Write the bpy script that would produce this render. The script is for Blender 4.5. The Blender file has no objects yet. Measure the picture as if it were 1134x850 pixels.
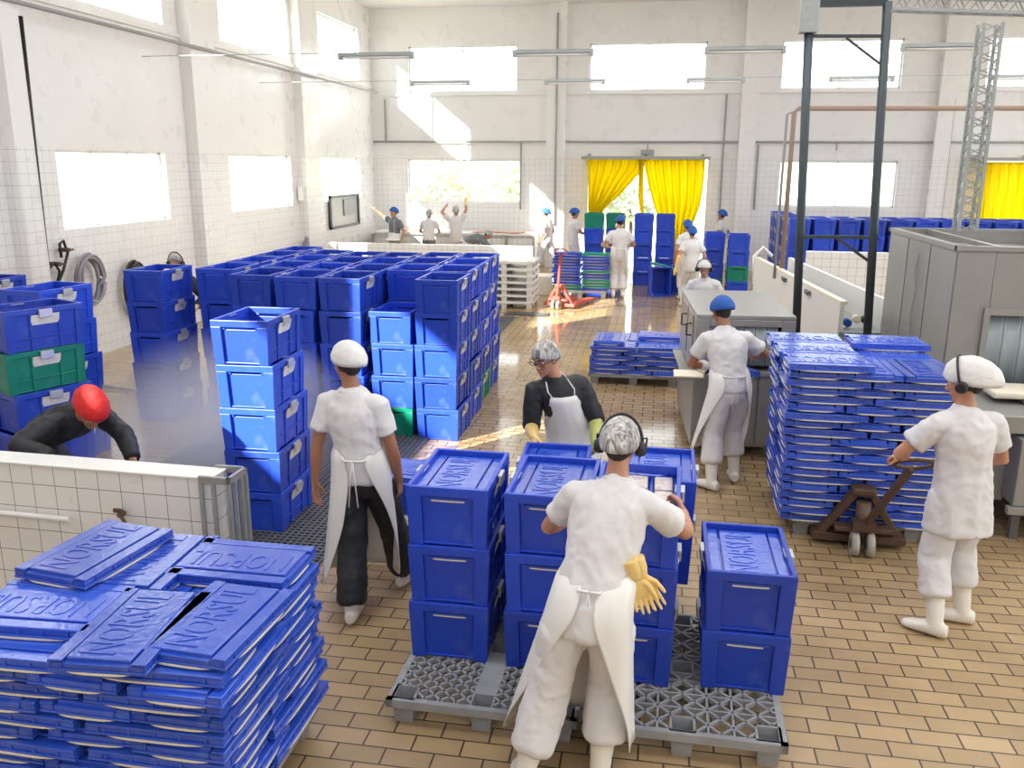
import bpy, math, random
from math import sin, cos, pi, radians, sqrt, atan2
from mathutils import Vector, Matrix, Euler, noise
V = Vector
SC = bpy.context.scene
COL = SC.collection
random.seed(7)

# ------------------------------------------------------------------ camera
CAM_H = 2.85; F_PX = 960.0
YAW, PITCH, ROLL = radians(9.6), radians(14.2), radians(0.3)
fw = V((-sin(YAW)*cos(PITCH), cos(YAW)*cos(PITCH), -sin(PITCH)))
rt0 = V((cos(YAW), sin(YAW), 0)); up0 = rt0.cross(fw)
rt = rt0*cos(ROLL) + up0*sin(ROLL); up = -rt0*sin(ROLL) + up0*cos(ROLL)
cd = bpy.data.cameras.new('camera'); cam = bpy.data.objects.new('camera', cd); COL.objects.link(cam)
cd.sensor_fit = 'HORIZONTAL'; cd.sensor_width = 36.0; cd.lens = 36.0*F_PX/1134.0
cd.clip_start = 0.05; cd.clip_end = 500
mw = Matrix((rt, up, -fw)).transposed().to_4x4(); mw.translation = V((0, 0, CAM_H)); cam.matrix_world = mw
SC.camera = cam

def at(px, py, y):
    """the point of the hall seen at (px, py) of the photograph, at distance y down the hall"""
    d = fw + rt*(px-567)/F_PX - up*(py-425)/F_PX
    return V((0, 0, CAM_H)) + d*(y/d.y)
def atx(px, py, x):
    d = fw + rt*(px-567)/F_PX - up*(py-425)/F_PX
    return V((0, 0, CAM_H)) + d*(x/d.x)
def gz(px, py, z=0.0):
    d = fw + rt*(px-567)/F_PX - up*(py-425)/F_PX
    return V((0, 0, CAM_H)) + d*((z-CAM_H)/d.z)

# ------------------------------------------------------------------ light
SC.view_settings.view_transform = 'Standard'; SC.view_settings.look = 'None'
SC.view_settings.gamma = 1.0; SC.view_settings.use_curve_mapping = False
SC.view_settings.exposure = 0.90
SC.cycles.use_denoising = True
SC.cycles.max_bounces = 10; SC.cycles.diffuse_bounces = 6; SC.cycles.glossy_bounces = 4
SC.cycles.transparent_max_bounces = 12; SC.cycles.transmission_bounces = 4
SC.cycles.sample_clamp_indirect = 12.0; SC.cycles.caustics_reflective = False; SC.cycles.caustics_refractive = False
SC.cycles.volume_bounces = 4
w = bpy.data.worlds.new('sky'); SC.world = w; w.use_nodes = True
bg = w.node_tree.nodes['Background']; bg.inputs[0].default_value = (0.90, 0.955, 1.0, 1); bg.inputs[1].default_value = 2.6
sd = bpy.data.lights.new('sun', 'SUN'); sd.energy = 15.0; sd.angle = radians(0.6); sd.color = (1.0, 0.93, 0.80)
so = bpy.data.objects.new('sun', sd); COL.objects.link(so)
SUN = V((0.80, 1.0, -0.67)).normalized()
for k_, (ya_, en_) in enumerate(((-3.0, 170), (3.0, 190), (9.0, 240), (16.0, 230))):      # added fill panels under the ceiling, not lamps of the hall
    ad_ = bpy.data.lights.new('fill_light', 'AREA'); ad_.shape = 'RECTANGLE'; ad_.size = 15; ad_.size_y = 2.2; ad_.energy = en_; ad_.color = (0.97, 0.985, 1.0)
    ao_ = bpy.data.objects.new('fill_light', ad_); COL.objects.link(ao_); ao_.location = (2.5, ya_, 6.9)
so.rotation_euler = SUN.to_track_quat('-Z', 'Y').to_euler(); so.location = (-20, -20, 20)

# ------------------------------------------------------------------ materials
MATS = {}
def mat(name, col, rough=0.5, metal=0.0, spec=0.5, var=0.0, vscale=6.0, bump=0.0, bscale=40.0, coat=0.0, alpha=None, trans=0.0, sheen=0.0):
    m = bpy.data.materials.new(name); m.use_nodes = True; nt = m.node_tree; b = nt.nodes['Principled BSDF']
    b.inputs['Base Color'].default_value = (*col, 1); b.inputs['Roughness'].default_value = rough
    b.inputs['Metallic'].default_value = metal; b.inputs['Specular IOR Level'].default_value = spec
    b.inputs['Coat Weight'].default_value = coat; b.inputs['Sheen Weight'].default_value = sheen
    if alpha is not None: b.inputs['Alpha'].default_value = alpha
    if var or bump:
        tc = nt.nodes.new('ShaderNodeTexCoord')
    if var:
        n = nt.nodes.new('ShaderNodeTexNoise'); n.inputs['Scale'].default_value = vscale; n.inputs['Detail'].default_value = 5
        nt.links.new(tc.outputs['Object'], n.inputs['Vector'])
        mx = nt.nodes.new('ShaderNodeMix'); mx.data_type = 'RGBA'
        mx.inputs[6].default_value = (*[c*(1-var) for c in col], 1); mx.inputs[7].default_value = (*[min(1, c*(1+var)) for c in col], 1)
        nt.links.new(n.outputs['Fac'], mx.inputs[0]); nt.links.new(mx.outputs[2], b.inputs['Base Color'])
    if bump:
        n2 = nt.nodes.new('ShaderNodeTexNoise'); n2.inputs['Scale'].default_value = bscale; n2.inputs['Detail'].default_value = 3
        nt.links.new(tc.outputs['Object'], n2.inputs['Vector'])
        bp = nt.nodes.new('ShaderNodeBump'); bp.inputs['Strength'].default_value = bump; bp.inputs['Distance'].default_value = 0.01
        nt.links.new(n2.outputs['Fac'], bp.inputs['Height']); nt.links.new(bp.outputs['Normal'], b.inputs['Normal'])
    MATS[name] = m; return m

def blue_plastic(name, col, wet=False):
    m = mat(name, col, 0.36, spec=0.5); nt = m.node_tree; b = nt.nodes['Principled BSDF']
    oi = nt.nodes.new('ShaderNodeObjectInfo'); tc = nt.nodes.new('ShaderNodeTexCoord')
    n = nt.nodes.new('ShaderNodeTexNoise'); n.inputs['Scale'].default_value = 9; n.inputs['Detail'].default_value = 6
    nt.links.new(tc.outputs['Object'], n.inputs['Vector'])
    h = nt.nodes.new('ShaderNodeHueSaturation'); h.inputs['Color'].default_value = (*col, 1)
    mr = nt.nodes.new('ShaderNodeMapRange'); mr.inputs[3].default_value = 0.82; mr.inputs[4].default_value = 1.2
    nt.links.new(oi.outputs['Random'], mr.inputs[0]); nt.links.new(mr.outputs[0], h.inputs['Value'])
    mx = nt.nodes.new('ShaderNodeMix'); mx.data_type = 'RGBA'; mx.inputs[7].default_value = (0.30, 0.38, 0.62, 1)
    sc = nt.nodes.new('ShaderNodeMapRange'); sc.inputs[1].default_value = 0.56; sc.inputs[2].default_value = 0.8; sc.inputs[4].default_value = 0.14
    nt.links.new(n.outputs['Fac'], sc.inputs[0]); nt.links.new(sc.outputs[0], mx.inputs[0]); nt.links.new(h.outputs[0], mx.inputs[6])
    nt.links.new(mx.outputs[2], b.inputs['Base Color'])
    if wet:
        n3 = nt.nodes.new('ShaderNodeTexNoise'); n3.inputs['Scale'].default_value = 34; n3.inputs['Detail'].default_value = 2
        nt.links.new(tc.outputs['Object'], n3.inputs['Vector'])
        bp = nt.nodes.new('ShaderNodeBump'); bp.inputs['Strength'].default_value = 0.35; bp.inputs['Distance'].default_value = 0.006
        nt.links.new(n3.outputs['Fac'], bp.inputs['Height']); nt.links.new(bp.outputs['Normal'], b.inputs['Normal'])
        b.inputs['Roughness'].default_value = 0.2; b.inputs['Coat Weight'].default_value = 0.5; b.inputs['Coat Roughness'].default_value = 0.15; nt.links.new(bp.outputs['Normal'], b.inputs['Coat Normal'])
    return m
M_BLUE = blue_plastic('blue_plastic', (0.016, 0.060, 0.50))
M_LID = blue_plastic('blue_lid_plastic', (0.026, 0.090, 0.56), wet=True)
M_LIDG = blue_plastic('green_lid_plastic', (0.0, 0.30, 0.22), wet=True)
M_GREEN = blue_plastic('green_plastic', (0.0, 0.20, 0.13))
M_CREAM = mat('cream_plastic', (0.80, 0.74, 0.60), 0.4)
M_LABEL = mat('label_card', (0.72, 0.70, 0.68), 0.5, var=0.25, vscale=30)
M_CLIP = mat('clip_metal', (0.55, 0.55, 0.55), 0.35, metal=0.6)
M_PALLET = mat('grey_plastic', (0.30, 0.31, 0.33), 0.55, var=0.25, vscale=8, bump=0.2)
M_PALLETW = mat('white_plastic', (0.72, 0.72, 0.71), 0.45, var=0.08)
M_STEEL = mat('brushed_steel', (0.34, 0.34, 0.33), 0.36, metal=0.35, var=0.12, vscale=3, bump=0.06, bscale=12)
M_STEELD = mat('dark_steel', (0.16, 0.16, 0.17), 0.5, metal=0.5, var=0.2)
M_IRON = mat('dark_painted_iron', (0.045, 0.06, 0.07), 0.45, metal=0.2)
M_GALV = mat('galvanised_steel', (0.38, 0.41, 0.41), 0.5, metal=0.5, var=0.2, vscale=20)
M_RUST = mat('brown_painted_iron', (0.105, 0.060, 0.042), 0.5, metal=0.2, var=0.4, vscale=14, bump=0.3)
M_REDP = mat('red_painted_iron', (0.42, 0.07, 0.05), 0.5, var=0.2)
M_WHEEL = mat('grey_nylon', (0.42, 0.40, 0.35), 0.5, var=0.2, vscale=30)
M_BLACK = mat('black_rubber', (0.012, 0.012, 0.014), 0.45)
M_GREYH = mat('grey_hose', (0.30, 0.29, 0.33), 0.4)
M_WHITE = mat('white_panel', (0.78, 0.78, 0.76), 0.4, var=0.05, vscale=2)
M_PAINT = mat('white_wall_paint', (0.80, 0.795, 0.785), 0.42, var=0.04, vscale=0.7)
M_CEIL = mat('ceiling_paint', (0.80, 0.79, 0.78), 0.7)
M_PIPE = mat('grey_pipe', (0.33, 0.335, 0.33), 0.5)
M_COPPER = mat('brown_pipe', (0.36, 0.26, 0.21), 0.5)
M_CLOTH = mat('white_cloth', (0.69, 0.68, 0.70), 0.85, spec=0.15, bump=0.22, bscale=7, sheen=0.1)
M_APRON = mat('white_vinyl', (0.80, 0.80, 0.79), 0.38, bump=0.25, bscale=5)
M_BOOT = mat('white_rubber', (0.80, 0.78, 0.72), 0.35, var=0.05)
M_BLKC = mat('black_cloth', (0.014, 0.016, 0.021), 0.6, bump=0.3, bscale=8)
M_GREYC = mat('grey_cloth', (0.17, 0.18, 0.20), 0.7, bump=0.4, bscale=10)
M_SKIN = mat('skin', (0.50, 0.25, 0.16), 0.5, var=0.1, vscale=14)
M_SKIN2 = mat('tan_skin', (0.36, 0.165, 0.095), 0.5, var=0.1, vscale=14)
M_LIP = mat('lips', (0.38, 0.12, 0.09), 0.5)
M_HAIR = mat('dark_hair', (0.02, 0.013, 0.01), 0.6)
M_EYEW = mat('eye_white', (0.75, 0.73, 0.70), 0.3)
M_NET = mat('white_cap_cloth', (0.74, 0.74, 0.74), 0.8, bump=0.7, bscale=26)
M_CAPB = mat('blue_cap_cloth', (0.02, 0.10, 0.40), 0.8, bump=0.7, bscale=26)
M_CAPR = mat('red_cap_cloth', (0.62, 0.018, 0.018), 0.75, bump=0.7, bscale=26)
M_GLOVE = mat('yellow_rubber', (0.80, 0.58, 0.22), 0.45)
M_GLOVEG = mat('green_rubber', (0.42, 0.45, 0.14), 0.45)
M_PACK = mat('packed_fish_film', (0.62, 0.55, 0.52), 0.15, var=0.5, vscale=26, bump=0.4, bscale=50)
M_FISH = mat('fish_pink', (0.70, 0.36, 0.24), 0.4, var=0.5, vscale=20)
M_LAMP = mat('fluorescent_tube_glass', (0.75, 0.75, 0.75), 0.3)
M_DARK = mat('opening_shade', (0.02, 0.022, 0.025), 0.6)  # near-black colour standing in for the shade inside openings
M_STRIPC = mat('translucent_strip', (0.30, 0.36, 0.38), 0.25, spec=0.6)

for m_ in (M_CLOTH, M_BLKC, M_GREYC, M_APRON):
    for n_ in m_.node_tree.nodes:
        if n_.type == 'BUMP': n_.inputs['Distance'].default_value = 0.015
def hairnet():
    m = mat('hair_net_mesh', (0.62, 0.62, 0.63), 0.7); nt = m.node_tree; b = nt.nodes['Principled BSDF']
    tc = nt.nodes.new('ShaderNodeTexCoord'); mp = nt.nodes.new('ShaderNodeMapping'); mp.inputs['Scale'].default_value = (34, 34, 7)
    n = nt.nodes.new('ShaderNodeTexNoise'); n.inputs['Scale'].default_value = 1.2; n.inputs['Detail'].default_value = 4; n.inputs['Distortion'].default_value = 1.2
    nt.links.new(tc.outputs['Object'], mp.inputs[0]); nt.links.new(mp.outputs[0], n.inputs['Vector'])
    r = nt.nodes.new('ShaderNodeValToRGB'); r.color_ramp.elements[0].position = 0.36; r.color_ramp.elements[0].color = (0.16, 0.145, 0.14, 1)
    r.color_ramp.elements[1].position = 0.66; r.color_ramp.elements[1].color = (0.66, 0.66, 0.66, 1)
    nt.links.new(n.outputs['Fac'], r.inputs[0]); nt.links.new(r.outputs[0], b.inputs['Base Color'])
    return m
M_HNET = hairnet()

def floor_mat():
    m = mat('brown_floor_tiles', (0.4, 0.3, 0.2), 0.3); nt = m.node_tree; b = nt.nodes['Principled BSDF']
    g = nt.nodes.new('ShaderNodeNewGeometry')
    mp = nt.nodes.new('ShaderNodeMapping'); mp.inputs['Location'].default_value = (0.12, 0.0, 0)
    nt.links.new(g.outputs['Position'], mp.inputs[0])
    br = nt.nodes.new('ShaderNodeTexBrick'); br.offset = 0.5; br.inputs['Scale'].default_value = 1.0
    br.inputs['Brick Width'].default_value = 0.25; br.inputs['Row Height'].default_value = 0.125
    br.inputs['Mortar Size'].default_value = 0.0055; br.inputs['Mortar Smooth'].default_value = 0.25; br.inputs['Bias'].default_value = 0.0
    br.inputs['Color1'].default_value = (0.38, 0.272, 0.146, 1); br.inputs['Color2'].default_value = (0.48, 0.352, 0.195, 1); br.inputs['Mortar'].default_value = (0.060, 0.036, 0.022, 1)
    nt.links.new(mp.outputs[0], br.inputs['Vector'])
    n = nt.nodes.new('ShaderNodeTexNoise'); n.inputs['Scale'].default_value = 1.3; n.inputs['Detail'].default_value = 6
    nt.links.new(g.outputs['Position'], n.inputs['Vector'])
    mx = nt.nodes.new('ShaderNodeMix'); mx.data_type = 'RGBA'; mx.blend_type = 'MULTIPLY'; mx.inputs[0].default_value = 1
    r = nt.nodes.new('ShaderNodeValToRGB'); r.color_ramp.elements[0].position = 0.3; r.color_ramp.elements[0].color = (0.80, 0.76, 0.72, 1)
    r.color_ramp.elements[1].position = 0.7; r.color_ramp.elements[1].color = (1.08, 1.07, 1.05, 1)
    nt.links.new(n.outputs['Fac'], r.inputs[0]); nt.links.new(br.outputs['Color'], mx.inputs[6]); nt.links.new(r.outputs[0], mx.inputs[7])
    nt.links.new(mx.outputs[2], b.inputs['Base Color'])
    # wet film: the far floor is flooded, the near floor damp in patches
    n2 = nt.nodes.new('ShaderNodeTexNoise'); n2.inputs['Scale'].default_value = 0.9; n2.inputs['Detail'].default_value = 4
    nt.links.new(g.outputs['Position'], n2.inputs['Vector'])
    sp = nt.nodes.new('ShaderNodeSeparateXYZ'); nt.links.new(g.outputs['Position'], sp.inputs[0])
    yr = nt.nodes.new('ShaderNodeMapRange'); yr.inputs[1].default_value = 5.5; yr.inputs[2].default_value = 9.5; yr.inputs[3].default_value = 0.34; yr.inputs[4].default_value = 0.0
    nt.links.new(sp.outputs['Y'], yr.inputs[0])
    ad = nt.nodes.new('ShaderNodeMath'); ad.operation = 'MULTIPLY_ADD'; ad.inputs[1].default_value = 0.19
    nt.links.new(n2.outputs['Fac'], ad.inputs[0]); nt.links.new(yr.outputs[0], ad.inputs[2])
    nt.links.new(ad.outputs[0], b.inputs['Roughness']); b.inputs['Specular IOR Level'].default_value = 0.75
    bp = nt.nodes.new('ShaderNodeBump'); bp.inputs['Strength'].default_value = 0.30; bp.inputs['Distance'].default_value = 0.004; bp.invert = True
    nt.links.new(br.outputs['Fac'], bp.inputs['Height']); nt.links.new(bp.outputs['Normal'], b.inputs['Normal'])
    return m
M_FLOOR = floor_mat()

def tiled_wall_mat(name, tile=0.15, top=3.05, rot=False, grout=(0.40, 0.39, 0.39)):
    """white square tiles below `top`, gloss paint above; picks the plane from the face normal"""
    m = mat(name, (0.8, 0.8, 0.8), 0.25); nt = m.node_tree; b = nt.nodes['Principled BSDF']
    g = nt.nodes.new('ShaderNodeNewGeometry'); sp = nt.nodes.new('ShaderNodeSeparateXYZ'); nt.links.new(g.outputs['Position'], sp.inputs[0])
    sn = nt.nodes.new('ShaderNodeSeparateXYZ'); nt.links.new(g.outputs['Normal'], sn.inputs[0])
    def line(src):
        a = nt.nodes.new('ShaderNodeMath'); a.operation = 'MULTIPLY'; a.inputs[1].default_value = 1/tile; nt.links.new(src, a.inputs[0])
        f = nt.nodes.new('ShaderNodeMath'); f.operation = 'FRACT'; nt.links.new(a.outputs[0], f.inputs[0])
        c = nt.nodes.new('ShaderNodeMath'); c.operation = 'LESS_THAN'; c.inputs[1].default_value = 0.028; nt.links.new(f.outputs[0], c.inputs[0])
        return c.outputs[0]
    def gate(src, n):   # line along this axis only where the face does not look along it
        ab = nt.nodes.new('ShaderNodeMath'); ab.operation = 'ABSOLUTE'; nt.links.new(n, ab.inputs[0])
        lt = nt.nodes.new('ShaderNodeMath'); lt.operation = 'LESS_THAN'; lt.inputs[1].default_value = 0.7; nt.links.new(ab.outputs[0], lt.inputs[0])
        mu = nt.nodes.new('ShaderNodeMath'); mu.operation = 'MULTIPLY'; nt.links.new(src, mu.inputs[0]); nt.links.new(lt.outputs[0], mu.inputs[1])
        return mu.outputs[0]
    cur = None
    for ax in 'XYZ':
        o = gate(line(sp.outputs[ax]), sn.outputs[ax])
        if cur is None: cur = o
        else:
            mxx = nt.nodes.new('ShaderNodeMath'); mxx.operation = 'MAXIMUM'; nt.links.new(cur, mxx.inputs[0]); nt.links.new(o, mxx.inputs[1]); cur = mxx.outputs[0]
    lo = nt.nodes.new('ShaderNodeMath'); lo.operation = 'LESS_THAN'; lo.inputs[1].default_value = top; nt.links.new(sp.outputs['Z'], lo.inputs[0])
    fa = nt.nodes.new('ShaderNodeMath'); fa.operation = 'MULTIPLY'; nt.links.new(cur, fa.inputs[0]); nt.links.new(lo.outputs[0], fa.inputs[1])
    n = nt.nodes.new('ShaderNodeTexNoise'); n.inputs['Scale'].default_value = 0.8; n.inputs['Detail'].default_value = 6; nt.links.new(g.outputs['Position'], n.inputs['Vector'])
    r = nt.nodes.new('ShaderNodeValToRGB'); r.color_ramp.elements[0].position = 0.3; r.color_ramp.elements[0].color = (0.79, 0.785, 0.78, 1)
    r.color_ramp.elements[1].position = 0.7; r.color_ramp.elements[1].color = (0.82, 0.815, 0.81, 1); nt.links.new(n.outputs['Fac'], r.inputs[0])
    mx = nt.nodes.new('ShaderNodeMix'); mx.data_type = 'RGBA'; mx.inputs[7].default_value = (*grout, 1)
    nt.links.new(fa.outputs[0], mx.inputs[0]); nt.links.new(r.outputs[0], mx.inputs[6]); nt.links.new(mx.outputs[2], b.inputs['Base Color'])
    n3 = nt.nodes.new('ShaderNodeTexNoise'); n3.inputs['Scale'].default_value = 2.5; nt.links.new(g.outputs['Position'], n3.inputs['Vector'])
    rr = nt.nodes.new('ShaderNodeMapRange'); rr.inputs[3].default_value = 0.18; rr.inputs[4].default_value = 0.42; nt.links.new(n3.outputs['Fac'], rr.inputs[0]); nt.links.new(rr.outputs[0], b.inputs['Roughness'])
    return m
M_TWALL = tiled_wall_mat('tiled_and_painted_wall')
M_TLOW = tiled_wall_mat('white_tiles', tile=0.145, top=9, grout=(0.22, 0.21, 0.20))

def pane_mat():
    m = bpy.data.materials.new('window_glass'); m.use_nodes = True; nt = m.node_tree; nt.nodes.clear()
    o = nt.nodes.new('ShaderNodeOutputMaterial'); mx = nt.nodes.new('ShaderNodeMixShader'); t = nt.nodes.new('ShaderNodeBsdfTransparent'); g = nt.nodes.new('ShaderNodeBsdfGlossy')
    t.inputs[0].default_value = (0.97, 0.985, 0.98, 1); g.inputs['Roughness'].default_value = 0.03
    mx.inputs[0].default_value = 0.04
    nt.links.new(t.outputs[0], mx.inputs[1]); nt.links.new(g.outputs[0], mx.inputs[2]); nt.links.new(mx.outputs[0], o.inputs[0])
    return m
M_GLASS = pane_mat()
def curtain_mat():
    m = bpy.data.materials.new('yellow_curtain_plastic'); m.use_nodes = True; nt = m.node_tree; b = nt.nodes['Principled BSDF']
    b.inputs['Base Color'].default_value = (0.95, 0.80, 0.0, 1); b.inputs['Roughness'].default_value = 0.35
    tr = nt.nodes.new('ShaderNodeBsdfTranslucent'); tr.inputs[0].default_value = (1.0, 0.85, 0.0, 1)
    mx = nt.nodes.new('ShaderNodeMixShader'); mx.inputs[0].default_value = 0.65
    o = nt.nodes['Material Output']; nt.links.new(b.outputs[0], mx.inputs[1]); nt.links.new(tr.outputs[0], mx.inputs[2]); nt.links.new(mx.outputs[0], o.inputs[0])
    return m
M_CURT = curtain_mat()

# ------------------------------------------------------------------ mesh helpers
class MB:
    def __init__(s): s.v = []; s.f = []; s.m = []; s.sm = []
    def add(s, vs, fs, mi=0, smooth=False):
        o = len(s.v); s.v += [V(p) for p in vs]
        for f in fs: s.f.append([i+o for i in f]); s.m.append(mi); s.sm.append(smooth)
        return s
    def box(s, x0, x1, y0, y1, z0, z1, mi=0, M=None):
        vs = [V((x, y, z)) for z in (z0, z1) for y in (y0, y1) for x in (x0, x1)]
        if M is not None: vs = [M @ p for p in vs]
        return s.add(vs, [(0, 2, 3, 1), (4, 5, 7, 6), (0, 1, 5, 4), (2, 6, 7, 3), (0, 4, 6, 2), (1, 3, 7, 5)], mi)
    def bar(s, a, b, w, h=None, mi=0, upv=(0, 0, 1)):
        a, b = V(a), V(b); h = h or w; d = (b-a); L = d.length; d.normalize(); u = V(upv)
        if abs(d.dot(u)) > 0.99: u = V((0, 1, 0))
        x = d.cross(u).normalized(); z = x.cross(d).normalized()
        M = Matrix((x, d, z)).transposed().to_4x4(); M.translation = a
        return s.box(-w/2, w/2, 0, L, -h/2, h/2, mi, M)
    def rings(s, rings, mi=0, cap=True, smooth=True, closed=False):
        n = len(rings[0]); o = len(s.v); vs = [p for r in rings for p in r]; fs = []
        m = len(rings)
        for i in range(m if closed else m-1):
            for j in range(n):
                a = i*n+j; b = i*n+(j+1) % n; c = ((i+1) % m)*n+(j+1) % n; d = ((i+1) % m)*n+j
                fs.append((a, b, c, d))
        if cap and not closed: fs.append(tuple(range(n))[::-1]); fs.append(tuple((m-1)*n+j for j in range(n)))
        s.add(vs, fs, mi, smooth)
        if cap and not closed: s.sm[-1] = s.sm[-2] = False
        return s
    def tube(s, pts, r, n=10, mi=0, cap=True, smooth=True, closed=False, round_end=False):
        pts = [V(p) for p in pts]; rs = r if isinstance(r, (list, tuple)) else [r]*len(pts)
        if round_end:
            P = []; R = []
            d0 = (pts[1]-pts[0]).normalized(); d1 = (pts[-1]-pts[-2]).normalized()
            for k in (0.05, 0.35, 0.7): P.append(pts[0]-d0*rs[0]*cos(k*pi/2)); R.append(rs[0]*sin(k*pi/2))
            P += pts; R += list(rs)
            for k in (0.7, 0.35, 0.05): P.append(pts[-1]+d1*rs[-1]*cos(k*pi/2)); R.append(rs[-1]*sin(k*pi/2))
            pts, rs = P, R
        rg = []; nrm = None; m = len(pts)
        for i, p in enumerate(pts):
            if closed: t = (pts[(i+1) % m]-pts[i-1]).normalized()
            else: t = (pts[min(i+1, m-1)]-pts[max(i-1, 0)]).normalized()
            if nrm is None:
                nrm = t.cross(V((0, 0, 1)));
                if nrm.length < 0.1: nrm = t.cross(V((0, 1, 0)))
                nrm.normalize()
            else:
                nrm = (nrm - t*nrm.dot(t)).normalized()
            bn = t.cross(nrm)
            rg.append([p + (nrm*cos(2*pi*k/n)+bn*sin(2*pi*k/n))*rs[i] for k in range(n)])
        return s.rings(rg, mi, cap, smooth, closed)
    def cyl(s, a, b, r, n=20, mi=0): return s.tube([a, b], r, n, mi, True, True)
    def ell(s, c, rad, M=None, n=16, mi=0):
        c = V(c); rg = []
        for i in range(1, n):
            th = pi*i/n; rg.append([V((rad[0]*sin(th)*cos(2*pi*k/n), rad[1]*sin(th)*sin(2*pi*k/n), -rad[2]*cos(th))) for k in range(n)])
        if M is not None: rg = [[M @ p for p in r] for r in rg]
        return s.rings([[c+p for p in r] for r in rg], mi)
    def taper(s, f):
        s.v = [f(p) for p in s.v]; return s
    def mesh(s, name, mats):
        me = bpy.data.meshes.new(name); me.from_pydata(s.v, [], s.f); mats = mats if isinstance(mats, (list, tuple)) else [mats]
        for m in mats: me.materials.append(m)
        me.polygons.foreach_set('material_index', s.m); me.polygons.foreach_set('use_smooth', s.sm); me.update(); return me
    def build(s, name, mats, parent=None, bevel=0.0, loc=None, rz=0):
        o = bpy.data.objects.new(name, s.mesh(name, mats)); COL.objects.link(o)
        if bevel: bake(o, [('BEVEL', dict(width=bevel, segments=2, limit_method='ANGLE', angle_limit=radians(50)))])
        if loc is not None: o.location = loc
        o.rotation_euler.z = rz
        if parent is not None: o.parent = parent
        return o
def bake(o, mods):
    for i, (t, kw) in enumerate(mods):
        md = o.modifiers.new('m%d' % i, t)
        for k, v in kw.items(): setattr(md, k, v)
    dg = bpy.context.evaluated_depsgraph_get(); dg.update()
    me = bpy.data.meshes.new_from_object(o.evaluated_get(dg)); old = o.data
    o.modifiers.clear(); o.data = me; me.name = old.name
    return o
def tag(o, label=None, cat=None, group=None, kind=None):
    if label: o['label'] = label
    if cat: o['category'] = cat
    if group: o['group'] = group
    if kind: o['kind'] = kind
    return o
def empty(name, loc=(0, 0, 0), rz=0, label=None, cat=None, group=None):
    o = bpy.data.objects.new(name, None); COL.objects.link(o); o.location = loc; o.rotation_euler.z = rz; o.empty_display_size = 0.1
    return tag(o, label, cat, group)
def children(o): return [c for c in KIDS.get(o.name, [])]
KIDS = {}
def copy_tree(o, parent=None, kids=None):
    c = o.copy(); COL.objects.link(c)
    if parent is not None: c.parent = parent
    for ch in (o.children if kids is None else kids):
        d = ch.copy(); COL.objects.link(d); d.parent = c
        for g_ in ch.children:
            e = g_.copy(); COL.objects.link(e); e.parent = d
    return c
def struct(name, mb, mats, bevel=0.0): return tag(mb.build(name, mats, bevel=bevel), kind='structure')

# ------------------------------------------------------------------ the hall
WX, DY, CZ = -8.35, 25.0, 7.05      # left wall, back wall, ceiling
XR, YF = 16.0, -7.0
struct('floor', MB().box(WX-0.3, XR, YF, DY+0.3, -0.2, 0.0), M_FLOOR)
struct('ceiling', MB().box(WX-0.3, XR, YF, DY+0.3, CZ, CZ+0.2), M_CEIL)
def holed_wall(u0, u1, holes, make):
    us = sorted({u0, u1} | {h[0] for h in holes} | {h[1] for h in holes}); zs = sorted({0, CZ} | {h[2] for h in holes} | {h[3] for h in holes})
    mb = MB()
    for i in range(len(us)-1):
        run = None
        for j in range(len(zs)-1):
            c = ((us[i]+us[i+1])/2, (zs[j]+zs[j+1])/2)
            if any(h[0] < c[0] < h[1] and h[2] < c[1] < h[3] for h in holes): continue
            make(mb, us[i], us[i+1], zs[j], zs[j+1])
    return mb
def lw(p1, p2):   # opening on the left wall from two opposite photo corners
    a, b = atx(*p1, WX), atx(*p2, WX); return [min(a.y, b.y), max(a.y, b.y), min(a.z, b.z), max(a.z, b.z)]
UPZ = (5.08, 6.38); LOZ = (1.92, 3.02)
LH = []
for (a, b) in ((65, 185), (255, 323), (357, 399)):
    LH.append([atx(a, 200, WX).y, atx(b, 200, WX).y, *LOZ])
for (a, b) in ((58, 183), (245, 319), (353, 397)):
    LH.append([atx(a, 60, WX).y, atx(b, 60, WX).y, *UPZ])
LH.append([7.3, 9.9, *UPZ]); LH.append([7.6, 9.6, *LOZ]); LH.append([-1.3, 1.9, *UPZ])
struct('wall_front', MB().box(WX-0.22, XR, YF-0.2, YF, 0, CZ), M_PAINT)
struct('wall_right', MB().box(XR, XR+0.2, YF, DY+0.3, 0, 1.0).box(XR, XR+0.2, YF, DY+0.3, 5.5, CZ).box(XR, XR+0.2, YF, -3, 1.0, 5.5).box(XR, XR+0.2, 10, 12, 1.0, 5.5), M_PAINT)
struct('wall_left', holed_wall(YF, DY+0.3, LH, lambda mb, a, b, z0, z1: mb.box(WX-0.22, WX, a, b, z0, z1)), M_TWALL)
BH = []
for (a, b) in ((452, 573), (653, 783), (866, 1000), (1094, 1225)):
    BH.append([at(a, 70, DY).x, at(b, 70, DY).x, at(600, 101, DY).z, at(600, 49, DY).z])
for (a, b) in ((452, 576), (862, 993)):
    BH.append([at(a, 200, DY).x, at(b, 200, DY).x, at(600, 225, DY).z, at(600, 177, DY).z])
DO = []
for (a, b) in ((650, 780), (1083, 1215)):
    h = [at(a, 250, DY).x, at(b, 250, DY).x, 0, at(650, 176, DY).z]; DO.append(h); BH.append(h)
struct('wall_back', holed_wall(WX, XR, BH, lambda mb, a, b, z0, z1: mb.box(a, b, DY, DY+0.22, z0, z1)), M_TWALL)
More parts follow.
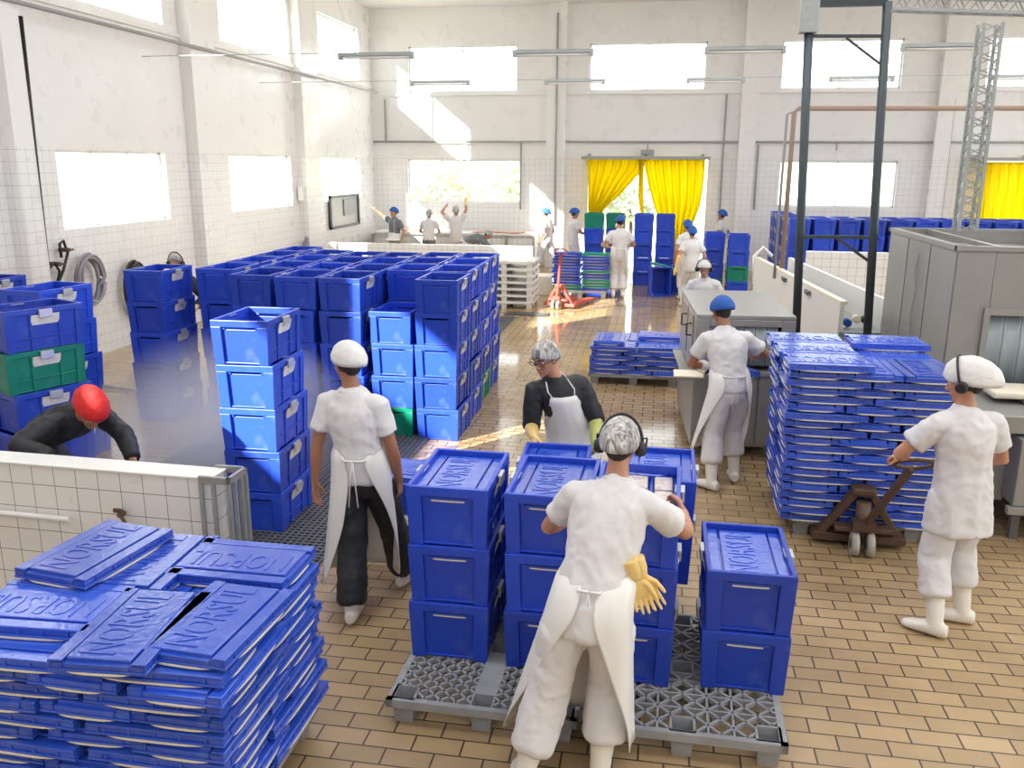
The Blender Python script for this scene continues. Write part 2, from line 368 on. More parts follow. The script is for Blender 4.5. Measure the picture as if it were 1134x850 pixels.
# windows: frame and pane
def window_left(n, h, mull):
    mb = MB(); t = 0.035; y0, y1, z0, z1 = h; x0, x1 = WX-0.16, WX-0.10
    mb.box(x0, x1, y0, y1, z0, z0+t).box(x0, x1, y0, y1, z1-t, z1).box(x0, x1, y0, y0+t, z0, z1).box(x0, x1, y1-t, y1, z0, z1)
    for k in range(1, mull): c = y0+(y1-y0)*k/mull; mb.box(x0, x1, c-0.012, c+0.012, z0, z1)
    o = struct('window_%d' % n, mb, M_PAINT); p = MB().box(WX-0.135, WX-0.129, y0+0.02, y1-0.02, z0+0.02, z1-0.02).build('pane', M_GLASS, o)
def window_back(n, h, mull):
    mb = MB(); t = 0.04; a, b, z0, z1 = h; y0, y1 = DY+0.09, DY+0.15
    mb.box(a, b, y0, y1, z0, z0+t).box(a, b, y0, y1, z1-t, z1).box(a, a+t, y0, y1, z0, z1).box(b-t, b, y0, y1, z0, z1)
    for k in range(1, mull): c = a+(b-a)*k/mull; mb.box(c-0.012, c+0.012, y0, y1, z0, z1)
    o = struct('window_%d' % n, mb, M_PAINT); MB().box(a+0.02, b-0.02, DY+0.117, DY+0.123, z0+0.02, z1-0.02).build('pane', M_GLASS, o)
n = 1
for h in LH: window_left(n, h, 3 if h[2] < 3 else 2); n += 1
for h in BH[:6]: window_back(n, h, 2); n += 1
# pilasters, ledge where tiles end, cornice
k = 1
for (a, b) in ((-2, 20), (206, 232), (327, 344)):
    ya, yb = atx(max(a, -2), 150, WX).y, atx(b, 150, WX).y
    tag(MB().box(WX, WX+0.22, ya, yb, 0, CZ).build('trim_%d' % k, M_TWALL), kind='structure'); k += 1
for (a, b) in ((606, 622), (818, 831), (1033, 1045)):
    tag(MB().box(at(a, 150, DY).x, at(b, 150, DY).x+0.12, DY-0.22, DY, 0, CZ).build('trim_%d' % k, M_TWALL), kind='structure'); k += 1
tag(MB().box(WX+0.001, WX+0.05, YF, DY, 4.93, 5.0).build('trim_%d' % k, M_PAINT), kind='structure'); k += 1
tag(MB().box(WX, XR, DY-0.06, DY-0.001, at(600, 104, DY).z-0.03, at(600, 104, DY).z).build('trim_%d' % k, M_PAINT), kind='structure'); k += 1
# outside: yard, pale boundary wall, hill and bushes
M_YARD = mat('yard_concrete', (0.55, 0.54, 0.50), 0.8, var=0.1, vscale=1)
M_OUTW = mat('boundary_wall', (0.78, 0.70, 0.56), 0.8, var=0.08, vscale=1)
M_HILL = mat('hill_grass', (0.42, 0.46, 0.30), 0.9, var=0.35, vscale=0.35)
M_LEAF = mat('leaves', (0.42, 0.46, 0.30), 0.8, var=0.5, vscale=3)
tag(MB().box(-90, 90, -60, 110, -0.5, -0.21).build('outside_ground', M_YARD), kind='structure')
tag(MB().box(-12.4, -12.2, 9, 25, -0.21, 3.6).build('outside_wall', M_OUTW), kind='structure')
hm = MB(); G = []
for i in range(41):
    for j in range(13):
        x = -70+140*i/40; y = 45+j*5; G.append(V((x, y, -0.3 + (3.1+noise.noise(V((x*0.05, y*0.08, 0)))*1.6)*min(1, j/6.0))))
hm.add(G, [(i*13+j, (i+1)*13+j, (i+1)*13+j+1, i*13+j+1) for i in range(40) for j in range(12)], 0, True)
tag(hm.build('outside_hill', M_HILL), kind='structure')
def bush(name, c, r, label):
    mb = MB(); rnd = random.Random(int(c[0]*10+900))
    root = empty(name, c, 0, label, 'tree')
    tk = MB().tube([(0, 0, -0.21-c[2]), (0.05, 0, r*0.4), (0, 0.1, r)], [0.1, 0.08, 0.05], 8).build('trunk', M_RUST, root)
    for q in range(260):
        d = V((rnd.gauss(0, 1), rnd.gauss(0, 1), rnd.gauss(0, 0.8))).normalized()*r*(0.55+0.45*rnd.random())
        p = d + V((0, 0, r*1.3)); u = V((rnd.gauss(0, 1), rnd.gauss(0, 1), rnd.gauss(0, 1))).normalized()*0.22; v = u.orthogonal().normalized()*0.12
        mb.add([p-u, p+v, p+u, p-v], [(0, 1, 2, 3)])
    mb.build('foliage', M_LEAF, root)
bush('tree', (-7.6, 31, 0), 1.3, 'pale green bushy tree outside the far left window of the back wall')
bush('tree', (-5.0, 33, 0), 1.5, 'larger leafy tree seen through the right half of the far left window')
bush('tree', (-1.2, 34, 0), 1.2, 'green tree beyond the open doorway between the yellow curtains')
# ------------------------------------------------------------------ crates
CW, CL, CH = 0.452, 0.655, 0.342
def crate_mb():
    mb = MB(); W, L, H, t = CW/2, CL/2, CH, 0.012
    mb.box(-W+0.012, W-0.012, -L+0.012, L-0.012, 0.004, 0.018)                       # bottom
    for s in (-1, 1):
        def X(a, b, y0, y1, z0, z1):
            x0, x1 = (W-a, W-b); mb.box(min(s*x0, s*x1), max(s*x0, s*x1), y0, y1, z0, z1)
        X(0.0, 0.024, -L, L, H-0.045, H)                                               # long rim
        X(0.014, 0.024, -L+0.02, L-0.02, 0.004, H-0.045)                               # long panel
        X(0.002, 0.014, -L+0.004, -L+0.075, 0.0, H-0.045); X(0.002, 0.014, L-0.075, L-0.004, 0.0, H-0.045)
        for yy in (-0.12, 0.12): X(0.004, 0.014, yy-0.012, yy+0.012, 0.0, H-0.045)
        X(0.006, 0.014, -L+0.07, L-0.07, 0.10, 0.112)
        def Y(x0, x1, a, b, z0, z1):
            y0, y1 = L-a, L-b; mb.box(x0, x1, min(s*y0, s*y1), max(s*y0, s*y1), z0, z1)
        Y(-W, W, 0.0, 0.026, H-0.052, H)                                               # short rim above the hand slot
        Y(-W, -0.145, 0.0, 0.020, 0.0, H-0.05); Y(0.145, W, 0.0, 0.020, 0.0, H-0.05)   # corner bands
        Y(-0.147, 0.147, 0.024, 0.034, 0.004, H-0.072)                                 # recessed panel
        Y(-0.147, -0.118, 0.014, 0.034, H-0.074, H-0.05); Y(0.118, 0.147, 0.014, 0.034, H-0.074, H-0.05)
    mb.taper(lambda p: V((p.x*(0.945+0.055*min(1, p.z/(H-0.045))), p.y*(0.965+0.035*min(1, p.z/(H-0.045))), p.z)))
    return mb
def holder_mb(s):
    """label card with spring clip on the upper long side"""
    mb = MB(); W = CW/2
    mb.box(s*(W-0.010) if s < 0 else W-0.016, s*(W-0.016)*1 if s < 0 else W-0.010, -0.11, 0.11, CH-0.125, CH-0.05) if False else None
    x0 = s*(W+0.003); x1 = s*(W-0.012)
    vs = [V((s*(W-0.016), -0.115, CH-0.135)), V((s*(W-0.016), 0.115, CH-0.135)), V((s*(W+0.005), 0.115, CH-0.052)), V((s*(W+0.005), -0.115, CH-0.052))]
    vs += [p+V((s*0.004, 0, 0)) for p in vs]
    mb.add(vs, [(0, 1, 2, 3), (7, 6, 5, 4), (0, 4, 5, 1), (1, 5, 6, 2), (2, 6, 7, 3), (3, 7, 4, 0)], 0)
    return mb
def clip_mb(s):
    mb = MB(); W = CW/2
    a, b = sorted((s*(W+0.004), s*(W+0.022))); mb.box(a, b, -0.055, 0.055, CH-0.075, CH-0.018, 0)
    a, b = sorted((s*(W-0.03), s*(W+0.022))); mb.box(a, b, -0.055, 0.055, CH-0.018, CH-0.012, 0)
    return mb
def bmesh_of(mb, name, mats, bev):
    o = mb.build(name, mats, bevel=bev); me = o.data; bpy.data.objects.remove(o); return me
ME_CR = bmesh_of(crate_mb(), 'crate', M_BLUE, 0.004)
ME_CRG = ME_CR.copy(); ME_CRG.materials[0] = M_GREEN
ME_H = [holder_mb(s).mesh('label_card', M_LABEL) for s in (-1, 1)]
ME_K = [bmesh_of(clip_mb(s), 'clip', M_CLIP, 0.003) for s in (-1, 1)]
def new(name, me, parent=None):
    o = bpy.data.objects.new(name, me); COL.objects.link(o)
    if parent is not None: o.parent = parent
    return o
def crate(x, y, z, label, group=None, rz=0.0, green=False, parts=True, holders=(0, 1)):
    o = new('fish_crate', ME_CRG if green else ME_CR); o.location = (x, y, z); o.rotation_euler.z = rz
    tag(o, label, 'crate', group)
    if parts:
        for i in holders:
            h = new('label_card', ME_H[i], o); new('clip', ME_K[i], h)
    return o
ORD = ['bottom', 'second from the floor', 'third from the floor', 'fourth from the floor', 'fifth from the floor', 'sixth from the floor']
def stack(x, y, n, where, group, z0=0.0, rz=0.0, greens=(), only=None, holders=(0, 1), jit=0.008, lean=(0, 0)):
    rnd = random.Random(int(x*1000)*7+int(y*1000))
    for k in range(n):
        if only and k not in only: continue
        o = ORD[k] if k < n-1 else 'topmost'
        crate(x+rnd.uniform(-jit, jit)+lean[0]*k, y+rnd.uniform(-jit, jit)+lean[1]*k, z0+k*CH, '%s crate, %s, %s' % ('green' if k in greens else 'blue', o, where), group,
              rz+rnd.uniform(-0.015, 0.015), k in greens, holders=holders)

# ------------------------------------------------------------------ lids
LW, LL, LT = 0.408, 0.605, 0.062
def text_part(body, size, ext):
    c = bpy.data.curves.new('t', 'FONT'); c.body = body; c.size = size; c.extrude = ext; c.align_x = 'CENTER'; c.align_y = 'CENTER'; c.resolution_u = 2
    o = bpy.data.objects.new('t', c); COL.objects.link(o)
    dg = bpy.context.evaluated_depsgraph_get(); dg.update()
    me = bpy.data.meshes.new_from_object(o.evaluated_get(dg)); vs = [v.co.copy() for v in me.vertices]; fs = [tuple(p.vertices) for p in me.polygons]
    bpy.data.objects.remove(o); return vs, fs
T1 = text_part('NORSUL', 0.158, 0.0020)
def lid_mb(txt=True):
    mb = MB(); W, L = LW/2, LL/2
    mb.box(-W, W, -L, L, 0.004, 0.016)
    for s in (-1, 1):
        def X(a, b, y0, y1, z0, z1): mb.box(min(s*a, s*b), max(s*a, s*b), y0, y1, z0, z1)
        X(W-0.062, W-0.014, -L+0.004, L-0.004, 0.016, 0.050)          # long side rail core
        X(W-0.062, W-0.002, -L+0.004, L-0.004, 0.038, 0.052)          # rail top lip
        for k in range(5):
            yy = -0.22+k*0.11; X(W-0.014, W-0.003, yy-0.008, yy+0.008, 0.016, 0.038)
        for sy in (-1, 1): a, b = sorted((sy*(L-0.065), sy*(L-0.004))); X(W-0.014, W-0.003, a, b, 0.016, 0.038)
    mb.box(-W+0.072, W-0.072, -L+0.022, L-0.022, 0.016, LT-0.006)      # raised panel
    mb.box(-W+0.072, W-0.072, -L+0.004, L-0.004, 0.016, 0.040)
    mb.box(-W+0.01, W-0.01, -L+0.01, L-0.01, 0.014, 0.034)
    return mb
def lid_mesh(m, name):
    base = lid_mb().build(name, m, bevel=0.004); me0 = base.data
    mb = MB(); mb.v = [v.co.copy() for v in me0.vertices]; mb.f = [list(p.vertices) for p in me0.polygons]; mb.m = [0]*len(mb.f); mb.sm = [False]*len(mb.f)
    for (vs, fs), off, sx in ((T1, 0.018, 1.0),):
        vv = [V((-(p.y*1.35+off)-p.x*0.0, p.x*0.84, LT-0.0045+p.z)) for p in vs]
        mb.add(vv, fs)
    bpy.data.objects.remove(base)
    return mb.mesh(name, m)
ME_LID = lid_mesh(M_LID, 'lid'); ME_LIDG = ME_LID.copy(); ME_LIDG.materials[0] = M_LIDG
def board_mb():
    """pale underside board, a shallow bow that shows as a cream line at the middle of each side"""
    mb = MB(); W, L = LW/2+0.004, LL/2+0.004; pts = []
    def edge(a, b, inn):
        for k in range(14):
            t = -1+2*k/13.0; yield t
    n = 14; out = []
    for side in range(4):
        for k in range(n):
            t = -1+2*k/(n-1.0); bow = 0.030*(abs(t)**4)
            hx, hy = W, L
            if side == 0: out.append((t*(hx-0.055), -hy+bow))
            if side == 1: out.append((hx-bow, t*(hy-0.055)))
            if side == 2: out.append((-t*(hx-0.055), hy-bow))
            if side == 3: out.append((-hx+bow, -t*(hy-0.055)))
    m = len(out); vs = [V((x, y, -0.003)) for x, y in out] + [V((x, y, 0.005)) for x, y in out]
    mb.add(vs, [tuple(range(m))[::-1], tuple(range(m, 2*m))] + [(i, (i+1) % m, (i+1) % m+m, i+m) for i in range(m)])
    return mb
ME_BOARD = board_mb().mesh('underside_board', M_CREAM)
def lid(x, y, z, label, group=None, rz=0.0, green=False, tilt=(0, 0), board=True):
    o = new('crate_lid', ME_LIDG if green else ME_LID); o.location = (x, y, z); o.rotation_euler = (tilt[0], tilt[1], rz)
    tag(o, label, 'lid', group)
    if board: new('underside_board', ME_BOARD, o)
    return o

# ------------------------------------------------------------------ pallets
def clip_line(p, d, r):
    t0, t1 = -9, 9
    for i, (lo, hi) in enumerate(((r[0], r[1]), (r[2], r[3]))):
        if abs(d[i]) < 1e-9:
            if not lo <= p[i] <= hi: return None
        else:
            a, b = (lo-p[i])/d[i], (hi-p[i])/d[i]
            if a > b: a, b = b, a
            t0, t1 = max(t0, a), min(t1, b)
    return (t0, t1) if t1-t0 > 0.01 else None
def pallet_mb(star=False, simple=False):
    """1.0 wide, 1.2 long, origin at the floor under its centre"""
    mb = MB(); W, L, zt = 0.5, 0.6, 0.15; b = 0.035
    cols = [(-W+b, -0.06), (0.06, W-b)]; rows = [(-L+b, -0.26), (-0.16, 0.16), (0.26, L-b)]
    mb.box(-W, W, -L, -L+b, zt-0.045, zt); mb.box(-W, W, L-b, L, zt-0.045, zt); mb.box(-W, -W+b, -L, L, zt-0.045, zt); mb.box(W-b, W, -L, L, zt-0.045, zt)
    wells = [(x, y) for x in (-W+0.085, 0.0, W-0.085) for y in (-L+0.085, 0.0, L-0.085)]
    hw = 0.052
    def solid(x0, x1, y0, y1):     # deck strip with the leg wells cut out of it
        cx = [x0, x1]; cy = [y0, y1]
        for (wx, wy) in wells:
            if x0 < wx+hw and x1 > wx-hw and y0 < wy+hw and y1 > wy-hw: cx += [max(x0, wx-hw), min(x1, wx+hw)]; cy += [max(y0, wy-hw), min(y1, wy+hw)]
        cx = sorted(set(cx)); cy = sorted(set(cy))
        for i in range(len(cx)-1):
            for j in range(len(cy)-1):
                mx_, my_ = (cx[i]+cx[i+1])/2, (cy[j]+cy[j+1])/2
                if any(abs(mx_-wx) < hw and abs(my_-wy) < hw for wx, wy in wells): continue
                mb.box(cx[i], cx[i+1], cy[j], cy[j+1], zt-0.02, zt)
    if simple:
        solid(-W+b, W-b, -L+b, L-b)
    else:
        if not star: solid(-0.06, 0.06, -L+b, L-b)
        for (wx, wy) in wells:
            if star or abs(wx) > 0.1: 
                e = 0.064
                mb.box(wx-e, wx-hw, wy-e, wy+e, zt-0.025, zt); mb.box(wx+hw, wx+e, wy-e, wy+e, zt-0.025, zt); mb.box(wx-e, wx+e, wy-e, wy-hw, zt-0.025, zt); mb.box(wx-e, wx+e, wy+hw, wy+e, zt-0.025, zt)
        R = (-W+b, W-b, -L+b, L-b); step = 0.085 if not star else 0.125; tw = 0.013
        rects = [(-W+b, -0.06, -L+b, L-b), (0.06, W-b, -L+b, L-b)] if not star else [R]
        for r in rects:
            for sgn in (-1, 1):
                for k in range(-16, 17):
                    p = (sum(r[:2])/2+k*step*1.0, 0); d = (0.7071, sgn*0.7071); c = clip_line(p, d, r)
                    if c:
                        # split around wells
                        n = max(1, int((c[1]-c[0])/0.03)); run = None
                        for q in range(n+1):
                            t = c[0]+(c[1]-c[0])*q/n; x, y = p[0]+d[0]*t, p[1]+d[1]*t
                            ok = not any(abs(x-wx) < hw+0.004 and abs(y-wy) < hw+0.004 for wx, wy in wells)
                            if ok and run is None: run = t
                            if (not ok or q == n) and run is not None:
                                e_ = t if ok else t-(c[1]-c[0])/n
                                if e_-run > 0.01: mb.bar((p[0]+d[0]*run, p[1]+d[1]*run, zt-0.0125), (p[0]+d[0]*e_, p[1]+d[1]*e_, zt-0.0125), tw, 0.025)
                                run = None
        if star:
            for k in range(-4, 5):
                x = k*0.125*0.7071*1.0*1.4142/1.0
                if abs(x) < W-b and not any(abs(x-wx) < hw for wx, wy in wells): mb.box(x-0.006, x+0.006, -L+b, L-b, zt-0.025, zt-0.001)
            for k in range(-5, 6):
                y = k*0.125
                if abs(y) < L-b and not any(abs(y-wy) < hw for wx, wy in wells): mb.box(-W+b, W-b, y-0.006, y+0.006, zt-0.025, zt-0.001)
    return mb, wells, hw
def foot_mb(hw):
    mb = MB(); zt = 0.15; r0, r1 = hw, hw*0.84
    o = [V((sx*r0, sy*r0, zt-0.004)) for sx, sy in ((-1, -1), (1, -1), (1, 1), (-1, 1))]; o2 = [V((p.x*1.12, p.y*1.12, zt-0.022)) for p in o]
    bt = [V((p.x*0.9, p.y*0.9, 0.0)) for p in o]; inn = [V((p.x*0.86, p.y*0.86, 0.02)) for p in o]
    vs = o+o2+bt+inn; fs = []
    for i in range(4):
        j = (i+1) % 4; fs += [(i, 4+i, 4+j, j)[::-1], (4+i, 8+i, 8+j, 4+j)[::-1], (i, j, 12+j, 12+i)[::-1]]
    fs += [(8, 9, 10, 11)[::-1], (12, 13, 14, 15)]
    return mb.add(vs, fs)
def pallet_proto(star, m, simple=False):
    mb, wells, hw = pallet_mb(star, simple); deck = bmesh_of(mb, 'deck', m, 0.0)
    return deck, foot_mb(hw).mesh('foot', m), wells
PP = {'lattice': pallet_proto(False, M_PALLET), 'star': pallet_proto(True, M_PALLET), 'plain': pallet_proto(False, M_PALLET, True), 'white': pallet_proto(False, M_PALLETW, True)}
def pallet(kind, x, y, z, label, rz=0.0, group=None, feet=True):
    deck, foot, wells = PP[kind]; r = empty('plastic_pallet', (x, y, z), rz, label, 'pallet', group)
    new('deck', deck, r)
    if feet:
        for wx, wy in wells: f = new('foot', foot, r); f.location = (wx, wy, 0)
    return r

# ---- the two pallets in the middle with their closed crates
pallet('lattice', -0.795, 4.40, 0, 'grey plastic pallet with diamond lattice deck under the leftmost closed crates', radians(-0.8))
pallet('star', 0.225, 4.385, 0, 'grey plastic pallet with star pattern deck under the two-crate stack', radians(-0.8))
def closed_stack(x, y, n, where, group, rz=0.0, z0=0.15, top_lid=True, only=None):
    for k in range(n):
        o = {0: 'bottom', n-1: 'topmost'}.get(k, 'middle')
        z = z0+k*CH
        crate(x, y, z, 'blue crate, %s in %s' % (o, where), group, rz+(0.01 if k % 2 else -0.008), holders=(0, 1))
        if k < n-1 or top_lid:
            lid(x, y, z+CH-0.085, 'blue lid in the %s crate, %s' % (o, where), 'lids on the closed crates', rz+(0.01 if k % 2 else -0.008))
CG = 'closed crates on the grey pallets'
closed_stack(-1.065, 4.55, 3, 'three-crate stack beside the striding man', CG, 0.005)
closed_stack(-0.520, 4.53, 3, 'stack at left hand of foreground worker', CG, -0.012)
closed_stack(-0.058, 4.49, 3, 'stack topped by open fish crate', CG, -0.018, top_lid=False)
closed_stack(0.538, 4.52, 2, 'short stack on the right pallet', CG, -0.01)
# open crate on top holds a tray of packed fish
tr = empty('fish_tray', (-0.058, 4.49, 0.15+3*CH-0.10), -0.018, 'shallow inset tray of film-packed fish inside the open top crate', 'tray')
MB().box(-0.20, 0.20, -0.30, 0.30, 0, 0.012).box(-0.2, 0.2, -0.30, -0.285, 0.012, 0.04).box(-0.2, 0.2, 0.285, 0.30, 0.012, 0.04).box(-0.20, -0.19, -0.3, 0.3, 0.012, 0.04).box(0.19, 0.20, -0.3, 0.3, 0.012, 0.04).box(0.06, 0.075, -0.28, 0.28, 0.012, 0.035).build('tray_body', M_BLUE, tr)
for i, (x0, x1, y0, y1) in enumerate(((-0.19, 0.05, -0.20, 0.05), (-0.19, 0.05, 0.08, 0.27), (0.085, 0.188, -0.20, 0.04), (0.085, 0.188, 0.07, 0.27))):
    p = MB().box(x0, x1, y0, y1, 0.0, 0.035).build('fish_pack', M_PACK, None, bevel=0.01); p.location = (-0.058, 4.49, 0.15+3*CH-0.087)
    tag(p, ['large film pack of pink fish nearest the worker in the open crate', 'large film pack of fish at the far left end of the open crate', 'narrow film pack of fish beside the worker\'s hand', 'narrow film pack of fish in the far right corner of the open crate'][i], 'fish pack', 'film packs of fish in the open crate')

# crate pairs behind
closed_stack(-0.62, 5.36, 2, 'stack gripped by man in black', CG, 0.02, z0=0.30)
pallet('plain', -0.35, 5.50, 0.0, 'grey plastic pallet half hidden behind the middle crates', 0.0)
pallet('plain', -0.35, 5.50, 0.15, 'second grey plastic pallet lying on the half hidden one', 0.0)
closed_stack(0.06, 5.40, 2, 'stack behind foreground worker\'s ear muffs', CG, -0.02, z0=0.30)
# two long crates seen lengthwise, left of the pallets
def rail(y, z, label):
    r = MB(); r.box(-0.36, 0.36, -0.26, 0.26, 0.0, 0.045); o = r.build('crate_tray', M_CREAM, None, 0.004); o.location = (-1.72, y, z); tag(o, label, 'tray'); return o
for k in range(2):
    z = 0.03+k*0.30
    t_ = MB().box(-0.36, 0.36, -0.255, 0.255, 0, 0.055).build('flat_tray', M_CREAM, None, 0.006); t_.location = (-1.82, 5.84, z-0.03 if k == 0 else z-0.0)
    tag(t_, ['cream flat tray under the lower lengthwise crate beside the striding man', 'cream flat tray between the two lengthwise crates'][k], 'tray', 'cream trays')
    c = crate(-1.82, 5.84, z+(0.03 if k == 0 else 0.058), ['blue crate turned lengthwise, lower of the pair behind the striding man', 'blue crate turned lengthwise, upper of the pair behind the striding man'][k], 'lengthwise crates', radians(90), parts=False)
    c.scale.z = 0.70
    for s in (-0.22, 0.22):
        b_ = MB().cyl((s, -0.0, 0), (s, 0.012, 0), 0.016, 14).build('bolt', M_CLIP, c)
        b_.matrix_parent_inverse = Matrix.Rotation(radians(-90), 4, 'Z'); b_.location = (0, -0.235, 0.06)
lid(-1.82, 5.84, 0.03+0.30+0.058+0.235, 'wet blue lid on the lengthwise crates behind the striding man', 'lids on the closed crates', radians(90))

# ---- block of open crates, left middle
BG = 'blue crates in the block at the left'
colx = [-4.86, -4.23, -3.73, -3.23, -2.73, -2.24]
names = ['leftmost column', 'second column from left', 'third column from left', 'fourth column from left', 'fifth column from left', 'right-hand column']
rows = ['front row', 'second row', 'third row', 'back row']
for r_ in range(4):
    for c_, x in enumerate(colx):
        y = 8.86 + r_*0.72 + (0.42 if c_ == 0 else 0) + (-0.10 if c_ in (2, 3) else 0)
        n_ = 4 if (r_ == 0 and c_ == 4) else 5
        gr = (0,) if (c_, r_) in ((4, 0), (5, 2)) else ()
        stack(x-0.03*r_, y, n_, '%s of the crate block, %s' % (rows[r_], names[c_]), BG, greens=gr, jit=0.02)
# stack standing alone in the mist
stack(-3.06, 6.28, 5, 'lone stack at the end of the low tiled wall', 'crates in the lone stack', lean=(-0.006, 0), rz=0.03)
stack(at(170, 330, 8.8).x, 8.95, 5, 'narrow stack in the mist by the hose', 'crates in the mist stack')
# far left stacks by the wall
LG = 'crates at the left wall'
stack(-5.12, 6.32, 5, 'stack behind the stooping man in the red cap', LG, greens=(3,), rz=-0.42, jit=0.02, holders=(0, 1))
stack(-5.72, 7.35, 5, 'stack by the wall, right of the green crate', LG, rz=-0.12, jit=0.02)
stack(-6.75, 7.75, 5, 'stack by the wall, left edge of the view', LG, rz=0.05, jit=0.02)

# ---- crate wall at the far right
RG = 'blue crates in the long wall at the far right'
rx0 = 3.02; cols = [rx0+i*0.53 for i in range(11)]
nth = ['first', 'second', 'third', 'fourth', 'fifth', 'sixth', 'seventh', 'eighth', 'ninth', 'tenth', 'eleventh', 'twelfth']
for r_ in range(2):
    for i, x in enumerate(cols):
        stack(x, 20.6+r_*0.72, 5, '%s stack, %s row of far right wall' % (nth[i], ('front', 'second')[r_]), RG, holders=((0,) if i == 0 else ()), z0=0.0)
for r_ in range(2, 5):
    stack(cols[0], 20.6+r_*0.72, 5, '%s from front at end of far right wall' % nth[r_], RG, holders=(0,))
for i in range(3):
    stack(7.6+i*0.53, 17.6, 5, '%s stack in front of the right yellow curtain' % nth[i], RG, holders=(), only=(2, 3, 4) if False else None)
# stack beside it with the green crate
stack(1.72, 20.2, 4, 'stack left of the far right crate wall', 'crates beside the crate wall', greens=(1,))
stack(1.20, 20.6, 4, 'stack behind the woman with the ear muffs', 'crates beside the crate wall', greens=(0,))
# crates at the doorway
DG = 'crates at the yellow curtain'
for i, (x, n_, gr) in enumerate(((-1.62, 5, (4,)), (-1.10, 5, (4,)), (-0.42, 5, ()), (0.10, 5, ()))):
    stack(x, 21.6, n_, '%s doorway stack, counted from the left' % nth[i], DG, greens=gr, holders=())
o = crate(-0.05, 19.9, 0.33, 'blue crate lying on its side at the feet of the doorway group', DG, 0.25, parts=False); o.rotation_euler = (radians(90), 0, 0.3)
o = crate(0.50, 20.3, 0.33, 'second blue crate on its side, next to the green lids', DG, 0.0, parts=False); o.rotation_euler = (radians(90), 0, -0.1)

# ---- lid stacks
def lid_layers(x0, y0, z0, layers, where, group, gap=0.004, skip_top=(), rnd_s=1, jx=0.02, pitch=LT+0.002, greens=(), lean=(0, 0), skip=None):
    """1.24 x 1.03 footprint from the corner (x0, y0): three long-ways plus two cross-ways, turned over each layer"""
    rnd = random.Random(rnd_s)
    for k in range(layers):
        A = []
        if k % 2 == 0:
            A += [(0.21+i*0.415, 0.305, 0) for i in range(3)]; A += [(0.31, 0.825, 90), (0.925, 0.825, 90)]
        else:
            A += [(0.31, 0.21, 90), (0.925, 0.21, 90)]; A += [(0.21+i*0.415, 0.73, 0) for i in range(3)]
        nm = ['front left', 'front middle', 'front right', 'back left', 'back right'] if k % 2 == 0 else ['front left', 'front right', 'back left', 'back middle', 'back right']
        for i, (x, y, a) in enumerate(A):
            if k == layers-1 and i in skip_top: continue
            if skip and skip(k, i): continue
            lv = 'top layer' if k == layers-1 else 'layer %d from the bottom' % (k+1)
            lid(x0+x+rnd.uniform(-jx, jx)+lean[0]*k, y0+y+rnd.uniform(-jx, jx)+lean[1]*k, z0+k*pitch, '%s lid, %s, %s, %s' % ('green' if (k, i) in greens else 'blue', nm[i], lv, where), group,
                radians(a+rnd.choice((0, 180)))+rnd.uniform(-0.03, 0.03), (k, i) in greens)
    return z0+layers*pitch
# left foreground
pallet('plain', -2.24, 3.22, 0, 'grey pallet under the near left stack of lids', radians(90))
LS = 'lids in the near left stack'
zt = lid_layers(-2.85, 2.73, 0.155, 12, 'near left stack', LS, rnd_s=5, jx=0.022)
for (px, py, rzz, dz, tl, lb) in (
    (52, 668, 93, 0.0, (0, 0), 'loose blue lid lying crossways at the front left of near stack top'),
    (150, 690, 4, 0.0, (0, 0), 'loose blue lid lengthways in the middle of near stack top'),
    (243, 683, -3, 0.0, (0, 0), 'loose blue lid lengthways at the front right of near stack top'),
    (268, 619, 90, 0.0, (0, 0), 'loose blue lid crossways at the back right of near stack top'),
    (170, 618, 2, -0.0, (0, 0), 'loose blue lid at the middle back of near stack, partly covered'),
    (108, 606, -8, 0.062, (0, 0), 'loose blue lid askew and highest at back left of near stack')):
    p = gz(px, py, zt+0.05+dz); lid(p.x, p.y, zt+dz, lb, 'loose lids on the near left stack', radians(rzz))
# right tall stack
pallet('plain', 1.62, 7.28, 0, 'grey pallet under the tall right stack of lids')
def skip_r(k, i): return False
RS = 'lids in the tall right stack'
zr = lid_layers(1.02, 6.62, 0.155, 19, 'tall right stack', RS, rnd_s=11, jx=0.02, lean=(-0.003, -0.008), pitch=LT+0.0035)
p0 = 1.0; yb = 6.62-0.008*18
for i, (x, y, a) in enumerate(((1.30, 6.74, 90), (1.28, 7.17, 90), (1.27, 7.60, 90), (1.92, 7.62, 90))):
    lid(x-0.03, y-0.1, zr, 'loose wet lid on the tall right stack, %s' % ('front left', 'middle left', 'back left', 'back right')[i], 'loose lids on the tall right stack', radians(a))
# far low stack
pallet('plain', -0.28, 11.80, 0, 'grey pallet under the low stack of lids beyond the steel tunnel', radians(90))
zf = lid_layers(-0.86, 11.28, 0.155, 6, 'low stack by the steel tunnel', 'lids in the low stack', rnd_s=21, jx=0.02)
lid(-0.62, 11.62, zf, 'single blue lid on top left of the low stack', 'loose lids on the low stack', 0.0)
lid(0.06, 11.95, zf, 'single blue lid crossways on top right of the low stack', 'loose lids on the low stack', radians(90))
# mixed stack with the red jack
pallet('white', -1.72, 19.6, 0, 'white pallet under the mixed blue and green lids', radians(90))
rnd = random.Random(3)
for k in range(13):
    for i in range(2):
        g_ = rnd.random() < 0.28
        lid(-2.03+i*0.63+rnd.uniform(-0.03, 0.03), 19.3+rnd.uniform(-0.03, 0.03), 0.155+k*0.064, '%s lid, %s, layer %d of the mixed stack by red jack' % ('green' if g_ else 'blue', ('left', 'right')[i], k+1), 'lids in the mixed stack', radians(90), g_)
lid(0.10, 20.1, 0.60, 'green lid leaning on the tipped crates at the doorway', None, radians(80), True, (0.2, 0.1))
